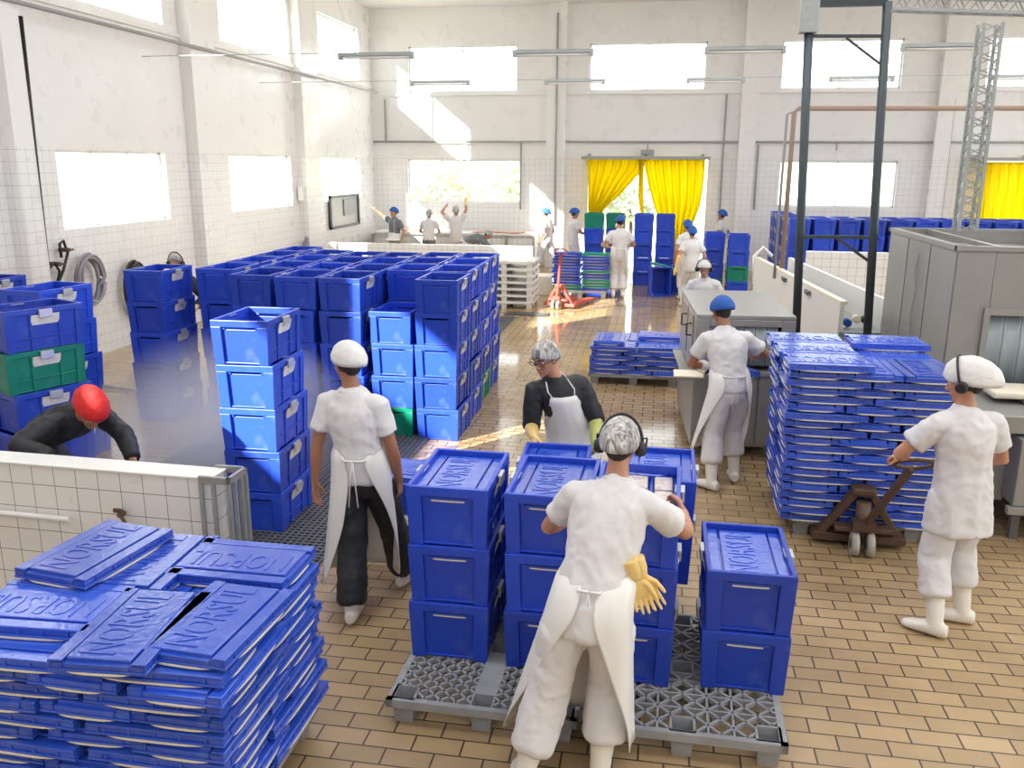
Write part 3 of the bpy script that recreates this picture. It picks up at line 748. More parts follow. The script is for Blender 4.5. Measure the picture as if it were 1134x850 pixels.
# white pallets piled flat
for k in range(7):
    pallet('white', -3.10, 17.75, k*0.135, 'white plastic pallet, %s in the pile at the far end' % (['bottom', 'second', 'third', 'fourth', 'fifth', 'sixth', 'topmost'][k]), radians(90), 'white pallets in the pile', feet=(True))
# ------------------------------------------------------------------ people
def frame(x, y, z):
    M = Matrix((x, y, z)).transposed(); return M
def eloft(mb, secs, n=20, mi=0):
    """secs: (centre, a, b, sidevec, normalvec-axis) elliptical sections; side vector s and depth vector d given"""
    rg = []
    for c, a, b, s, d in secs:
        c, s, d = V(c), V(s).normalized(), V(d).normalized()
        rg.append([c + s*a*cos(2*pi*k/n) + d*b*sin(2*pi*k/n) for k in range(n)])
    return mb.rings(rg, mi)
def lerp(a, b, t): return a+(b-a)*t
def ik(a, b, l1, l2, hint):
    a, b = V(a), V(b); d = b-a; L = min(d.length, (l1+l2)*0.995); u = d.normalized(); b = a+u*L
    x = (l1*l1-l2*l2+L*L)/(2*L); h = sqrt(max(0, l1*l1-x*x)); p = V(hint)-u*V(hint).dot(u)
    if p.length < 1e-4: p = u.orthogonal()
    return a+u*x+p.normalized()*h, b
def remesh(o, vox, it=4, dec=None):
    mods = [('REMESH', dict(mode='VOXEL', voxel_size=vox, use_smooth_shade=True)), ('SMOOTH', dict(factor=0.6, iterations=it))]
    return bake(o, mods)
def wrinkle(o, amp, sc=7.0, zs=0.45, seed=0.0):
    me = o.data; me.update(); ns = [v.normal.copy() for v in me.vertices]
    for v, n_ in zip(me.vertices, ns):
        p = v.co; q = V((p.x*sc+seed, p.y*sc, p.z*sc*zs)); w1 = noise.noise(q); w2 = noise.noise(V((p.x*sc*1.3, p.y*sc*1.3+seed, p.z*sc*1.7+w1*1.5)))
        v.co = p + n_*amp*((1-abs(w1)*2.6)*0.65+(0.5-abs(w2)*2.2)*0.45+0.30)
    me.update()
def hand_mb(mb, wrist, d, pn, thumb, s=1.0, curl=0.35, spread=0.10):
    """wrist point, finger direction d, palm normal pn (side the fingers curl to), thumb side"""
    d = V(d).normalized(); t = V(thumb); t = (t-d*t.dot(d)).normalized(); p = d.cross(t)
    if p.dot(V(pn)) < 0: p = -p
    W = V(wrist)
    eloft(mb, [(W-d*0.02*s, 0.026*s, 0.019*s, t, p), (W+d*0.012*s, 0.029*s, 0.018*s, t, p), (W+d*0.045*s, 0.037*s, 0.015*s, t, p), (W+d*0.082*s, 0.040*s, 0.013*s, t, p), (W+d*0.092*s, 0.036*s, 0.010*s, t, p)], 14)
    for i, (off, ln) in enumerate(((0.031, 0.074), (0.0105, 0.084), (-0.0105, 0.078), (-0.031, 0.060))):
        b0 = W+d*0.082*s+t*off*s; a = curl*(1+0.12*i); dd = (d+t*off*spread*18).normalized(); pts = [b0-dd*0.02*s, b0]; ang = a*0.6; q = b0
        for k, f in enumerate((0.42, 0.32, 0.26)):
            v = dd*cos(ang)+p*sin(ang); q = q+v*ln*f*s; pts.append(q); ang += a
        mb.tube(pts, [0.0095*s, 0.0095*s, 0.0088*s, 0.008*s, 0.0068*s], 8, round_end=True)
    b0 = W+d*0.022*s+t*0.026*s; v1 = (d*0.75+t*0.62+p*0.28).normalized(); v2 = (d*0.92+t*0.2+p*(0.25+curl*0.5)).normalized()
    mb.tube([b0-v1*0.012*s, b0+v1*0.034*s, b0+v1*0.038*s+v2*0.03*s, b0+v1*0.038*s+v2*0.052*s], [0.014*s, 0.012*s, 0.0105*s, 0.008*s], 9, round_end=True)

def person(label, J, outfit, group=None, hi=True, s=1.0, name='person'):
    """J: world joints - pelvis, neck, head, face, side, hside, wl, wr, al, ar (+ hints). outfit: dict"""
    P, N, HD = V(J['pelvis']), V(J['neck']), V(J['head'])
    face = V(J['face']).normalized(); S = V(J['side']).normalized(); HS = V(J.get('hside', J['side'])).normalized()
    spine = (N-P).normalized(); SF = V((0, 0, 1)).cross(S); SF = spine.cross(S).normalized()*-1; SF = S.cross(spine)*-1
    fwd = (V((0, 0, 1)).cross(S)).normalized()             # side is person's right; forward = up x right
    TF = spine.cross(S).normalized(); HF = V((0, 0, 1)).cross(HS).normalized()
    g = V((J['al'][0]+J['ar'][0], J['al'][1]+J['ar'][1], 0))/2; g.z = 0
    root = empty(name, g, 0, label, 'person', group); inv = Matrix.Translation(-g)
    def put(mb, nm, m, vox, it=4, parent=root, **kw):
        mb.v = [inv @ p for p in mb.v]; o = mb.build(nm, m)
        if vox: remesh(o, vox, it)
        o.parent = parent; return o
    vb = 0.0065 if hi else 0.014; vc = 0.011 if hi else 0.018
    ua, fa, th, sh = 0.295*s, 0.255*s, 0.425*s, 0.415*s
    shR = N + S*0.172*s - spine*0.085*s; shL = N - S*0.172*s - spine*0.085*s
    if 'shr' in J: shR = shR+V(J['shr'])
    if 'shl' in J: shL = shL+V(J['shl'])
    hpR = P + HS*0.088*s - V((0, 0, 0.03)); hpL = P - HS*0.088*s - V((0, 0, 0.03))
    elR, wR = ik(shR, J['wr'], ua, fa, J.get('er', S*0.5-fwd*0.8-V((0, 0, 0.2)))); elL, wL = ik(shL, J['wl'], ua, fa, J.get('el', -S*0.5-fwd*0.8-V((0, 0, 0.2))))
    knR, aR = ik(hpR, J['ar'], th, sh, J.get('kr', HF)); knL, aL = ik(hpL, J['al'], th, sh, J.get('kl', HF))
    # ---------------- body, one continuous surface
    mb = MB()
    ts = [(P-spine*0.07*s, .09, .07, HS, HF), (P-spine*0.02*s, .125, .092, HS, HF), (P+spine*0.06*s, .125, .092, HS, HF), (lerp(P, N, .38), .125, .092, S, TF), (lerp(P, N, .62), .155, .112, S, TF), (lerp(P, N, .82), .150, .095, S, TF), (lerp(P, N, .94), .095, .062, S, TF), (N, .062, .058, S, TF), (lerp(N, HD, .5), .050, .052, S, TF), (lerp(N, HD, .8), .048, .055, S, TF)]
    eloft(mb, [(c, a*s, b*s, x, y) for c, a, b, x, y in ts], 22)
    FR = (V((0, 0, 1)) if 'crown' not in J else V(J['crown'])); hr = face.cross(FR).normalized(); hu = hr.cross(face).normalized()
    HM = frame(hr, face, hu)
    def hp(x, y, z): return HD + (HM @ V((x, y, z)))*s
    mb.ell(HD+HM @ V((0, -0.008, 0.028))*s, (0.076*s, 0.095*s, 0.090*s), HM, 18)
    eloft(mb, [(hp(0, 0.012, 0.03), .070*s, .082*s, hr, face), (hp(0, 0.018, -0.03), .064*s, .074*s, hr, face), (hp(0, 0.030, -0.075), .050*s, .056*s, hr, face), (hp(0, 0.045, -0.107), .030*s, .034*s, hr, face)], 18)
    if hi:
        mb.tube([hp(0, 0.083, 0.022), hp(0, 0.098, -0.005), hp(0, 0.108, -0.026)], [0.008*s, 0.010*s, 0.0125*s], 8, round_end=True)
        mb.ell(hp(0.012, 0.096, -0.030), (0.008*s, 0.008*s, 0.006*s)).ell(hp(-0.012, 0.096, -0.030), (0.008*s, 0.008*s, 0.006*s))
        mb.tube([hp(-0.045, 0.070, 0.034), hp(0, 0.092, 0.036), hp(0.045, 0.070, 0.034)], 0.010*s, 8, round_end=True)
        mb.ell(hp(0, 0.078, -0.098), (0.018*s, 0.014*s, 0.014*s), HM); mb.ell(hp(0, 0.086, -0.058), (0.024*s, 0.012*s, 0.010*s), HM)
        for q in (-1, 1):
            mb.ell(hp(q*0.040, 0.068, -0.014), (0.020*s, 0.016*s, 0.018*s), HM)
            mb.ell(hp(q*0.078, -0.004, -0.004), (0.007*s, 0.018*s, 0.030*s), HM @ Matrix.Rotation(q*0.35, 3, 'Z'))
    else:
        mb.ell(hp(0, 0.098, -0.02), (0.012*s, 0.016*s, 0.02*s), HM)
        for q in (-1, 1): mb.ell(hp(q*0.078, -0.004, -0.004), (0.010*s, 0.018*s, 0.030*s), HM)
    for sh_, el, wr in ((shR, elR, wR), (shL, elL, wL)):
        mb.tube([lerp(N-spine*0.05*s, sh_, .5), sh_, lerp(sh_, el, .35), lerp(sh_, el, .8), el, lerp(el, wr, .25), lerp(el, wr, .7), wr], [.038*s, .044*s, .046*s, .042*s, .039*s, .043*s, .031*s, .0255*s], 14, round_end=True)
    for h_, k, a in ((hpR, knR, aR), (hpL, knL, aL)):
        mb.tube([h_, lerp(h_, k, .4), lerp(h_, k, .85), k, lerp(k, a, .28), lerp(k, a, .7), a], [.074*s, .072*s, .058*s, .054*s, .054*s, .042*s, .037*s], 14, round_end=True)
    hl = outfit.get('hands', {})
    for key, wr, el, sg in (('r', wR, elR, 1), ('l', wL, elL, -1)):
        h_ = hl.get(key, {}); d = V(h_.get('d', (wr-el))).normalized(); pn = V(h_.get('pn', -S*sg)); tt = V(h_.get('t', fwd))
        tgt = mb
        if hi: hand_mb(mb, wr, d, pn, tt, s*0.98, h_.get('curl', 0.35), h_.get('spread', 0.06))
        else: mb.ell(wr+d*0.055*s, (0.034*s, 0.034*s, 0.034*s)); mb.tube([wr, wr+d*0.14*s], [0.03*s, 0.018*s], 8, round_end=True)
        if h_.get('glove'):
            g2 = MB(); L_ = h_.get('glen', 0.5); G_ = h_['glove']
            g2.tube([lerp(wr, el, L_), lerp(wr, el, L_*0.5), wr], [0.053*s, 0.045*s, 0.032*s], 14, round_end=True)
            if hi:
                hand_mb(g2, wr-d*0.004, d, pn, tt, s*1.10, h_.get('curl', 0.35), h_.get('spread', 0.06))
            else: g2.tube([wr, wr+d*0.08*s, wr+d*0.16*s], [0.036*s, 0.044*s, 0.022*s], 10, round_end=True)
            put(g2, 'glove', G_, 0.006 if hi else 0.013, 2)
    put(mb, 'body', outfit.get('skin', M_SKIN), vb, 3)
    # ---------------- face parts
    if hi and outfit.get('face', True):
        for q in (-1, 1):
            e = put(MB().ell(hp(q*0.031, 0.077, 0.012), (0.0125*s, 0.011*s, 0.0085*s), HM, 12), 'eye', M_EYEW, None)
            put(MB().ell(hp(q*0.031, 0.0865, 0.011), (0.006*s, 0.003*s, 0.006*s), HM, 10), 'iris', M_HAIR, None, parent=e)
            put(MB().tube([hp(q*0.014, 0.098, 0.036), hp(q*0.032, 0.094, 0.042), hp(q*0.050, 0.078, 0.036)], [0.004*s, 0.005*s, 0.003*s], 8, round_end=True), 'eyebrow', M_HAIR, None)
        put(MB().ell(hp(0, 0.094, -0.060), (0.022*s, 0.007*s, 0.007*s), HM, 12), 'mouth', M_LIP, None)
    if outfit.get('glasses'):
        g3 = MB()
        for q in (-1, 1):
            g3.tube([hp(q*0.036+0.027*cos(a)*1.0, 0.108-abs(0.036+q*0.027*cos(a)*0)*0.0, 0.010+0.013*sin(a)) for a in [2*pi*k/12 for k in range(12)]], 0.0025*s*(1 if hi else 1.6), 6, closed=True)
            g3.tube([hp(q*0.063, 0.106, 0.014), hp(q*0.084, 0.06, 0.014), hp(q*0.086, 0.0, 0.012)], 0.003*s, 6)
        g3.tube([hp(-0.010, 0.110, 0.014), hp(0.010, 0.110, 0.014)], 0.003*s, 6); put(g3, 'glasses', M_BLACK, None)
    # ---------------- hair and cap
    if outfit.get('hair', True):
        hm = MB(); hm.ell(hp(0, -0.022, 0.018), (0.080*s, 0.088*s, 0.086*s), HM, 16); hm.ell(hp(0, -0.052, -0.022), (0.060*s, 0.044*s, 0.056*s), HM, 14)
        put(hm, 'hair', M_HAIR, None)
    cm = outfit.get('cap', M_NET); cs = outfit.get('capstyle', 'cap')
    cb = MB(); rg = []; nn = 48
    for i in range(1, 15):
        t = i/14.0*(1.70 if cs != 'net' else 1.72); r1 = sin(min(t, pi/2)); 
        if t > pi/2: r1 = 1-(t-pi/2)*0.55
        ring = []
        for k in range(nn):
            a = 2*pi*k/nn; back = 0.5-0.5*sin(a)            # 1 at the back of the head
            puff = {'cap': 0.030, 'bouffant': 0.046, 'net': 0.016}[cs]
            rx = 0.086+puff*(0.35+0.45*back); ry = 0.101+puff*(0.5+1.0*back)
            wob = 1+0.022*sin(a*9+i*0.9)*(i/14.0)**0.5+0.012*sin(a*5-i*1.7)
            z = 0.046+ (0.080+puff*0.8)*cos(t) - back*{'net': 0.085, 'cap': 0.062, 'bouffant': 0.055}[cs]*(i/14.0)**1.5 + 0.010*(1-back)*(i/14.0)
            if cs == 'bouffant': z -= back*0.03*(i/14.0)
            ring.append(hp(rx*r1*cos(a)*wob, -0.012+ry*r1*sin(a)*wob - puff*0.6*back, z))
        rg.append(ring)
    cb.rings(rg, 0)
    put(cb, 'cap' if cs != 'net' else 'hair_net', cm, None)
    if outfit.get('muffs'):
        pf_ = {'cap': 0.012, 'bouffant': 0.022, 'net': 0.0}[cs]; em = MB(); em.tube([hp((0.104+pf_)*cos(a), 0.010, 0.0+(0.150+pf_)*sin(a)) for a in [pi*k/16.0 for k in range(17)]], 0.0075*s, 8)
        for q in (-1, 1):
            em.tube([hp(q*0.078, 0.006, -0.008), hp(q*(0.100+pf_), 0.006, -0.008), hp(q*(0.120+pf_), 0.006, -0.008)], [0.034*s, 0.037*s, 0.028*s], 16)
        if outfit.get('visorbar'):
            for q in (-1, 1): em.tube([hp(q*0.10, 0.0, 0.04), hp(q*0.118, 0.045, 0.05), hp(q*0.116, 0.06, -0.02), hp(q*0.108, 0.01, -0.03)], 0.005*s, 6)
        put(em, 'ear_muffs', M_BLACK, None)
    # ---------------- shirt
    sm_, lo = outfit.get('shirt', M_CLOTH), outfit.get('hem', 0.06)   # hem: metres below the pelvis
    sb = MB(); fl = outfit.get('flare', 0.0); Z = V((0, 0, -1))
    secs = [(P+Z*lo*s, .168+fl, .130+fl*.8, HS, HF), (P+Z*lo*s*0.5, .166+fl*.5, .130+fl*.4, HS, HF), (P+spine*0.04*s, .163, .128, HS, HF), (lerp(P, N, .38), .153, .120, S, TF), (lerp(P, N, .62), .172, .128, S, TF), (lerp(P, N, .80), .176, .120, S, TF), (lerp(P, N, .91), .130, .092, S, TF), (N+spine*0.002, .082, .070, S, TF), (N+spine*0.018*s, .066, .064, S, TF)]
    rgs = []
    for i_, (c, a, b, x, y) in enumerate(secs):
        x, y = V(x).normalized(), V(y).normalized(); c = V(c)
        rgs.append([c + x*a*s*cos(q)*(1+0.015*sin(q*7+i_)) + y*b*s*sin(q)*(1+0.02*sin(q*8-i_*0.6)) for q in [2*pi*k/40 for k in range(40)]])
    sb.rings(rgs)
    sl = outfit.get('sleeve', 0.62)
    for sh_, el, wr in ((shR, elR, wR), (shL, elL, wL)):
        pts = [lerp(N-spine*0.07*s, sh_, .35), lerp(N-spine*0.07*s, sh_, .8), sh_, lerp(sh_, el, .3)]; rr = [.060*s, .064*s, .064*s, .065*s]
        if sl <= 1: pts += [lerp(sh_, el, sl*0.8), lerp(sh_, el, sl)]; rr += [.066*s, .070*s]
        else: pts += [lerp(sh_, el, .8), el, lerp(el, wr, (sl-1)*0.5), lerp(el, wr, sl-1)]; rr += [.060*s, .056*s, .054*s, .050*s]
        sb.tube(pts, rr, 18)
    so_ = put(sb, 'shirt', sm_, vc, 4); wrinkle(so_, 0.013*s, 6.5, 0.30, P.x); wrinkle(so_, 0.0045*s, 15.0, 0.22, P.y)
    # ---------------- trousers
    tb = MB(); tm = outfit.get('trousers', M_CLOTH); tl = outfit.get('tleg', 0.62); wd = outfit.get('wide', 1.0)
    eloft(tb, [(P-HS*0+V((0, 0, -0.13*s)), .120*s, .105*s, HS, HF), (P+V((0, 0, -0.06*s)), .160*s, .124*s, HS, HF), (P+V((0, 0, 0.0*s)), .150*s, .114*s, HS, HF), (P+V((0, 0, 0.04*s)), .138*s, .104*s, HS, HF)], 24)
    for h_, k, a in ((hpR, knR, aR), (hpL, knL, aL)):
        tb.tube([h_, lerp(h_, k, .25), lerp(h_, k, .7), k, lerp(k, a, tl*0.5), lerp(k, a, tl*0.93), lerp(k, a, tl)], [.092*s, .098*s*wd**.5, .084*s*wd**.5, .078*s*wd, .076*s*wd, .079*s*wd, .070*s*wd], 20)
    to_ = put(tb, 'trousers', tm, vc, 4); wrinkle(to_, 0.012*s, 7.0, 0.35, P.y); wrinkle(to_, 0.004*s, 15.0, 0.25, P.x)
    # ---------------- boots
    for sg, k, a, fd in ((1, knR, aR, J.get('fr', HF)), (-1, knL, aL, J.get('fl', HF))):
        fd = V(fd); fd.z = 0; fd.normalize(); bt = MB(); A = V(a); zf = A.z-0.085*s; topb = lerp(A, k, 1-tl+0.06) if tl < 0.9 else lerp(A, k, 0.12)
        bt.tube([lerp(A, k, 0.0)-V((0, 0, 0.03)), lerp(A, topb, .35), topb], [.048*s, .052*s, .062*s], 16)
        sd_ = V((fd.y, -fd.x, 0)); q = lambda f, z: V((A.x, A.y, zf))+fd*f*s+V((0, 0, z*s))
        eloft(bt, [(q(-0.075, .045), .030*s, .040*s, sd_, (0, 0, 1)), (q(-0.045, .048), .042*s, .048*s, sd_, (0, 0, 1)), (q(0.02, .050), .045*s, .050*s, sd_, (0, 0, 1)), (q(0.09, .040), .046*s, .040*s, sd_, (0, 0, 1)), (q(0.15, .032), .045*s, .032*s, sd_, (0, 0, 1)), (q(0.185, .026), .032*s, .024*s, sd_, (0, 0, 1)), (q(0.198, .024), .018*s, .014*s, sd_, (0, 0, 1))], 16)
        put(bt, 'boot', outfit.get('boot', M_BOOT), 0.008 if hi else 0.014, 2)
    # ---------------- apron
    ap = outfit.get('apron')
    if ap:
        am = ap.get('mat', M_APRON); hem = V(ap['hem']) if 'hem' in ap else V((P.x, P.y, 0.30)); lean = hem-P
        rg = []; n = 44; rows_ = []
        top = ap.get('top', 0.70)                                            # how far up the spine the bib reaches
        prof = [(top, .190, .150, ap.get('bib', 0.75), 0), (top*0.72, .196, .158, min(1.0, ap.get('bib', .75)*1.45), 0), (0.30, .184, .150, ap.get('waist', 2.5), 0), (0.16, .186, .152, ap.get('waist', 2.5), 0)]
        for (t, a, b, ha, _) in prof: rows_.append((lerp(P, N, t), a, b, ha, S if t > .3 else HS, TF if t > .3 else HF))
        fl_ = ap.get('flare', 0.07); hb = ap.get('hang', 2.15)
        for t in (0.0, .2, .4, .6, .8, 1.0):
            rows_.append((P+lean*t, .196+fl_*t, .160+fl_*t*ap.get('deep', 1.0), lerp(ap.get('waist', 2.5), hb, t**.78), HS, HF))
        vs = []; inner = []
        for ri, (c, a, b, ha, x, y) in enumerate(rows_):
            x, y = V(x).normalized(), V(y).normalized()
            for k in range(n+1):
                q = -ha+2*ha*k/n; wv = 1+0.022*sin(q*6.5+1.0)*max(0, ri-3)*0.5+0.01*sin(q*13)
                q2 = q+ap.get('rot', 0)*min(1, max(0, ri-3)/3.0); vs.append(V(c)+x*a*s*sin(q2)*wv+y*b*s*cos(q2)*wv)
        m_ = n+1; fs = [(i*m_+k, i*m_+k+1, (i+1)*m_+k+1, (i+1)*m_+k) for i in range(len(rows_)-1) for k in range(n)]
        ab = MB().add(vs, fs, 0, True); ab.v = [inv @ p for p in ab.v]; ao = ab.build('apron', am); bake(ao, [('SUBSURF', dict(levels=1, render_levels=1)), ('SOLIDIFY', dict(thickness=0.005, offset=0))]); ao.parent = root
        c = lerp(P, N, 0.24); kn = c-HF*0.165*s; st = MB()
        if not ap.get('noties'):
            ha = ap.get('waist', 2.5)
            for q in (-1, 1):
                st.tube([c+HS*q*0.186*s*sin(ha-0.1)+HF*0.152*s*cos(ha-0.1), c-HF*0.163*s+HS*q*0.05*s, kn], 0.007, 6)
                st.tube([kn, kn-HF*0.012+V((0, 0, -0.12))+HS*q*0.015, kn-HF*0.012+V((0, 0, -0.30))+HS*q*0.03], 0.005, 6)
        if st.v: put(st, 'apron_tie', am, None)
        st = MB(); tp = lerp(P, N, top)
        for q in (-1, 1):
            st.tube([tp+S*q*0.190*s*sin(ap.get('bib', .75)*.85)+TF*0.150*s*cos(ap.get('bib', .75)*.85), lerp(P, N, .88)+S*q*0.10*s+TF*0.115*s, N+S*q*0.072*s+spine*0.012*s, N+S*q*0.05*s-TF*0.068*s+spine*0.012*s, N-TF*0.075*s+spine*0.012*s], 0.005, 6)
        put(st, 'neck_strap', am, None)
    return root, dict(elR=elR, elL=elL, wR=wR, wL=wL, P=P, N=N, HS=HS, HF=HF, inv=inv)

def standing(x, y, head, h=1.72, z0=0.0, lean=0.0, s=None, wl=None, wr=None, stride=0.0, twist=0.0, look=None, nod=0.0, side_lean=0.0):
    """joints of a figure standing at (x, y) with heading angle (0 looks down the hall, + turns left)"""
    s = s or h/1.75; f = V((-sin(head), cos(head), 0)); r = V((f.y, -f.x, 0)); b = V((x, y, z0))
    J = dict(pelvis=b+V((0, 0, 0.93*s))-f*lean*0.25)
    J['neck'] = J['pelvis']+f*(0.53*s*sin(lean))+r*side_lean+V((0, 0, 0.53*s*cos(lean)))
    J['head'] = J['neck']+f*(0.03+0.12*sin(lean+nod*0.4))*s+V((0, 0, 0.155*s*cos(min(1.2, lean*0.7+nod*0.4))))
    lk = head+(look or 0); ff = V((-sin(lk), cos(lk), -math.tan(nod))); J['face'] = ff
    J['crown'] = V((0, 0, 1)) if abs(nod) < 1.2 else f
    rt_ = V((f.y*cos(twist)+0, -f.x*cos(twist), 0))+f*sin(twist)
    J['side'] = rt_; J['hside'] = r
    J['al'] = b-r*0.11+f*stride+V((0, 0, 0.09*s)); J['ar'] = b+r*0.11-f*stride+V((0, 0, 0.09*s))
    sh = J['neck']-V((0, 0, 0.05))
    def loc(p): return b+r*p[0]+f*p[1]+V((0, 0, p[2]))
    J['wl'] = loc(wl) if wl else sh-r*0.25+f*0.04-V((0, 0, 0.52*s)); J['wr'] = loc(wr) if wr else sh+r*0.25+f*0.04-V((0, 0, 0.52*s))
    return J
Y = 1
# man striding away on the left, long apron open over black trousers
fL = V((-0.10, 1, 0)).normalized(); rL = V((fL.y, -fL.x, 0))
J = dict(pelvis=(-1.82, 5.02, 0.93), neck=(-1.87, 5.02, 1.47), head=(-1.90, 5.05, 1.635), face=(-0.75, 0.62, -0.22), side=(0.985, -0.10, 0.0), hside=(0.97, 0.05, 0),
         wl=(-2.14, 4.98, 0.80), wr=(-1.60, 5.10, 0.86), al=(-1.83, 4.76, 0.09), ar=(-1.64, 5.30, 0.09), el=(-0.6, -0.6, 0), er=(0.5, -0.7, 0), fl=(-0.1, 1, 0), fr=(0.25, 1, 0))
person('man seen from behind in a long open apron over black trousers, striding at left', J,
       dict(skin=M_SKIN2, shirt=M_CLOTH, trousers=M_BLKC, cap=M_NET, capstyle='cap', tleg=0.93, wide=1.12, hem=0.04,
            hands=dict(l=dict(d=(0.05, -0.05, -1), curl=0.30, t=(0.3, 1, 0)), r=dict(d=(0.0, 0.05, -1), curl=0.7, t=(0, 1, 0))),
            apron=dict(hem=(-1.86, 5.02, 0.20), waist=2.8, hang=1.85, rot=-0.5, flare=0.06, top=0.72)))
# worker in the middle foreground, from behind, right hand on the open crate
J = dict(pelvis=(-0.24, 3.56, 0.92), neck=(-0.15, 3.82, 1.42), head=(-0.145, 3.89, 1.58), face=(0.10, 1, -0.42), side=(0.97, -0.20, -0.02), hside=(0.985, -0.14, 0),
         wl=(-0.36, 4.16, 1.10), wr=tuple(at(757, 568, 4.16)), al=(-0.52, 3.42, 0.09), ar=(-0.17, 3.54, 0.09), er=(0.9, -0.1, -0.9), el=(-0.7, -0.3, -0.5), fl=(-0.25, 0.95, 0), fr=(0.05, 1, 0))
person('worker with grey hair net and ear muffs, reaching into the open crate in foreground', J,
       dict(skin=M_SKIN, cap=M_HNET, capstyle='net', muffs=True, visorbar=True, hem=0.11, flare=0.012, wide=1.25, tleg=0.66,
            hands=dict(r=dict(d=(-0.25, 0.8, 0.25), curl=0.75, pn=(-1, 0.2, -0.3), t=(-0.3, 0.4, 1)), l=dict(d=(0.1, 1, -0.1), curl=0.3, pn=(0, 0, -1), t=(1, 0, 0))),
            apron=dict(hem=(-0.33, 3.64, 0.17), waist=2.95, hang=1.72, flare=0.12, deep=0.7, top=0.7)))
# right-hand worker with the pallet jack
J = dict(pelvis=(1.90, 5.42, 0.93), neck=(1.865, 5.43, 1.43), head=(1.85, 5.46, 1.59), face=(-0.95, 0.45, -0.30), side=(0.93, 0.25, 0.0), hside=(0.95, 0.18, 0),
         wl=(1.625, 5.66, 1.035), wr=(1.98, 5.72, 1.02), al=(1.80, 5.26, 0.09), ar=(2.02, 5.46, 0.09), el=(-0.9, -0.5, -0.4), er=(0.8, -0.2, -0.5), fl=(-0.75, 0.45, 0), fr=(-0.9, 0.2, 0))
person('worker in white tunic and puffy cap with black ear muffs, pulling the brown pallet jack', J,
       dict(skin=M_SKIN, cap=M_NET, capstyle='bouffant', muffs=True, hem=0.27, flare=0.03, wide=1.12, tleg=0.60,
            hands=dict(l=dict(d=(-0.85, 0.5, -0.15), curl=0.95, pn=(0, 0, -1), t=(-0.3, -1, 0)), r=dict(d=(-0.7, 0.7, -0.1), curl=0.9, pn=(0, 0, -1), t=(-1, 0, 0)))))
# worker with blue cap at the steel tunnel
J = dict(pelvis=(0.68, 7.78, 0.92), neck=(0.615, 7.95, 1.41), head=(0.575, 8.04, 1.555), face=(-0.45, 1, -0.6), side=(0.97, 0.05, 0.02), hside=(0.93, 0.30, 0),
         wl=(0.50, 8.16, 1.02), wr=(0.93, 8.30, 1.10), al=(0.55, 7.58, 0.09), ar=(0.77, 7.86, 0.09), el=(-0.8, -0.4, -0.4), er=(0.9, -0.3, -0.3), fl=(-0.6, 0.5, 0), fr=(-0.1, 1, 0))
person('worker with blue cap and long white apron, standing at the mouth of steel tunnel', J,
       dict(skin=M_SKIN2, cap=M_CAPB, capstyle='cap', hem=0.02, wide=1.15, tleg=0.62,
            hands=dict(l=dict(d=(-0.3, 0.7, -0.5), curl=0.5, glove=M_BOOT, glen=0.35), r=dict(d=(0, 1, -0.2), curl=0.4)),
            apron=dict(hem=(0.60, 7.80, 0.30), waist=2.6, hang=1.55, flare=0.05, top=0.7)))
# man in black behind the crates
J = dict(pelvis=(-0.60, 6.30, 0.86), neck=(-0.72, 6.14, 1.345), head=(-0.785, 6.08, 1.49), face=(-0.52, -0.90, -0.36), side=(-0.93, -0.38, -0.05), hside=(-0.95, -0.28, 0),
         wl=(-0.40, 5.98, 0.90), wr=(-0.83, 5.86, 0.96), al=(-0.50, 6.35, 0.09), ar=(-0.75, 6.45, 0.09), er=(-0.25, 1, -0.2), el=(0.3, 1, -0.2))
person('man in black shirt, white apron and safety glasses, gripping a crate rim with yellow gloves', J,
       dict(skin=M_SKIN, cap=M_HNET, capstyle='net', shirt=M_BLKC, trousers=M_CLOTH, glasses=True, sleeve=1.02, hair=True,
            hands=dict(r=dict(d=(0.1, -0.75, -0.55), curl=0.7, glove=M_GLOVE, glen=0.85), l=dict(d=(0.1, -0.9, -0.3), curl=0.6, glove=M_GLOVEG, glen=0.85)),
            apron=dict(hem=(-0.58, 6.30, 0.35), top=0.80, bib=0.54, noties=True, flare=0.04)))
# stooping man with the red cap
J = dict(pelvis=(-4.55, 5.50, 0.86), neck=(-4.02, 5.36, 1.10), head=(-3.87, 5.26, 1.16), face=(0.55, -0.42, -0.85), crown=(0.6, -0.3, 0.75), side=(-0.42, -0.90, 0.0), hside=(-0.35, -0.93, 0),
         wl=(-3.62, 5.30, 0.80), wr=(-4.0, 4.98, 0.90), al=(-4.50, 5.62, 0.09), ar=(-4.62, 5.36, 0.09), er=(-0.6, -0.5, 0.1), el=(0.3, 0.9, 0.2))
person('man in red cap and black clothes, stooping low behind the white tiled wall', J,
       dict(skin=M_SKIN2, cap=M_CAPR, capstyle='bouffant', shirt=M_BLKC, trousers=M_BLKC, sleeve=1.9, hair=True, boot=M_BOOT,
            hands=dict(r=dict(d=(0.6, -0.3, -0.5), curl=0.6), l=dict(d=(0.3, -0.6, -0.7), curl=0.6))))
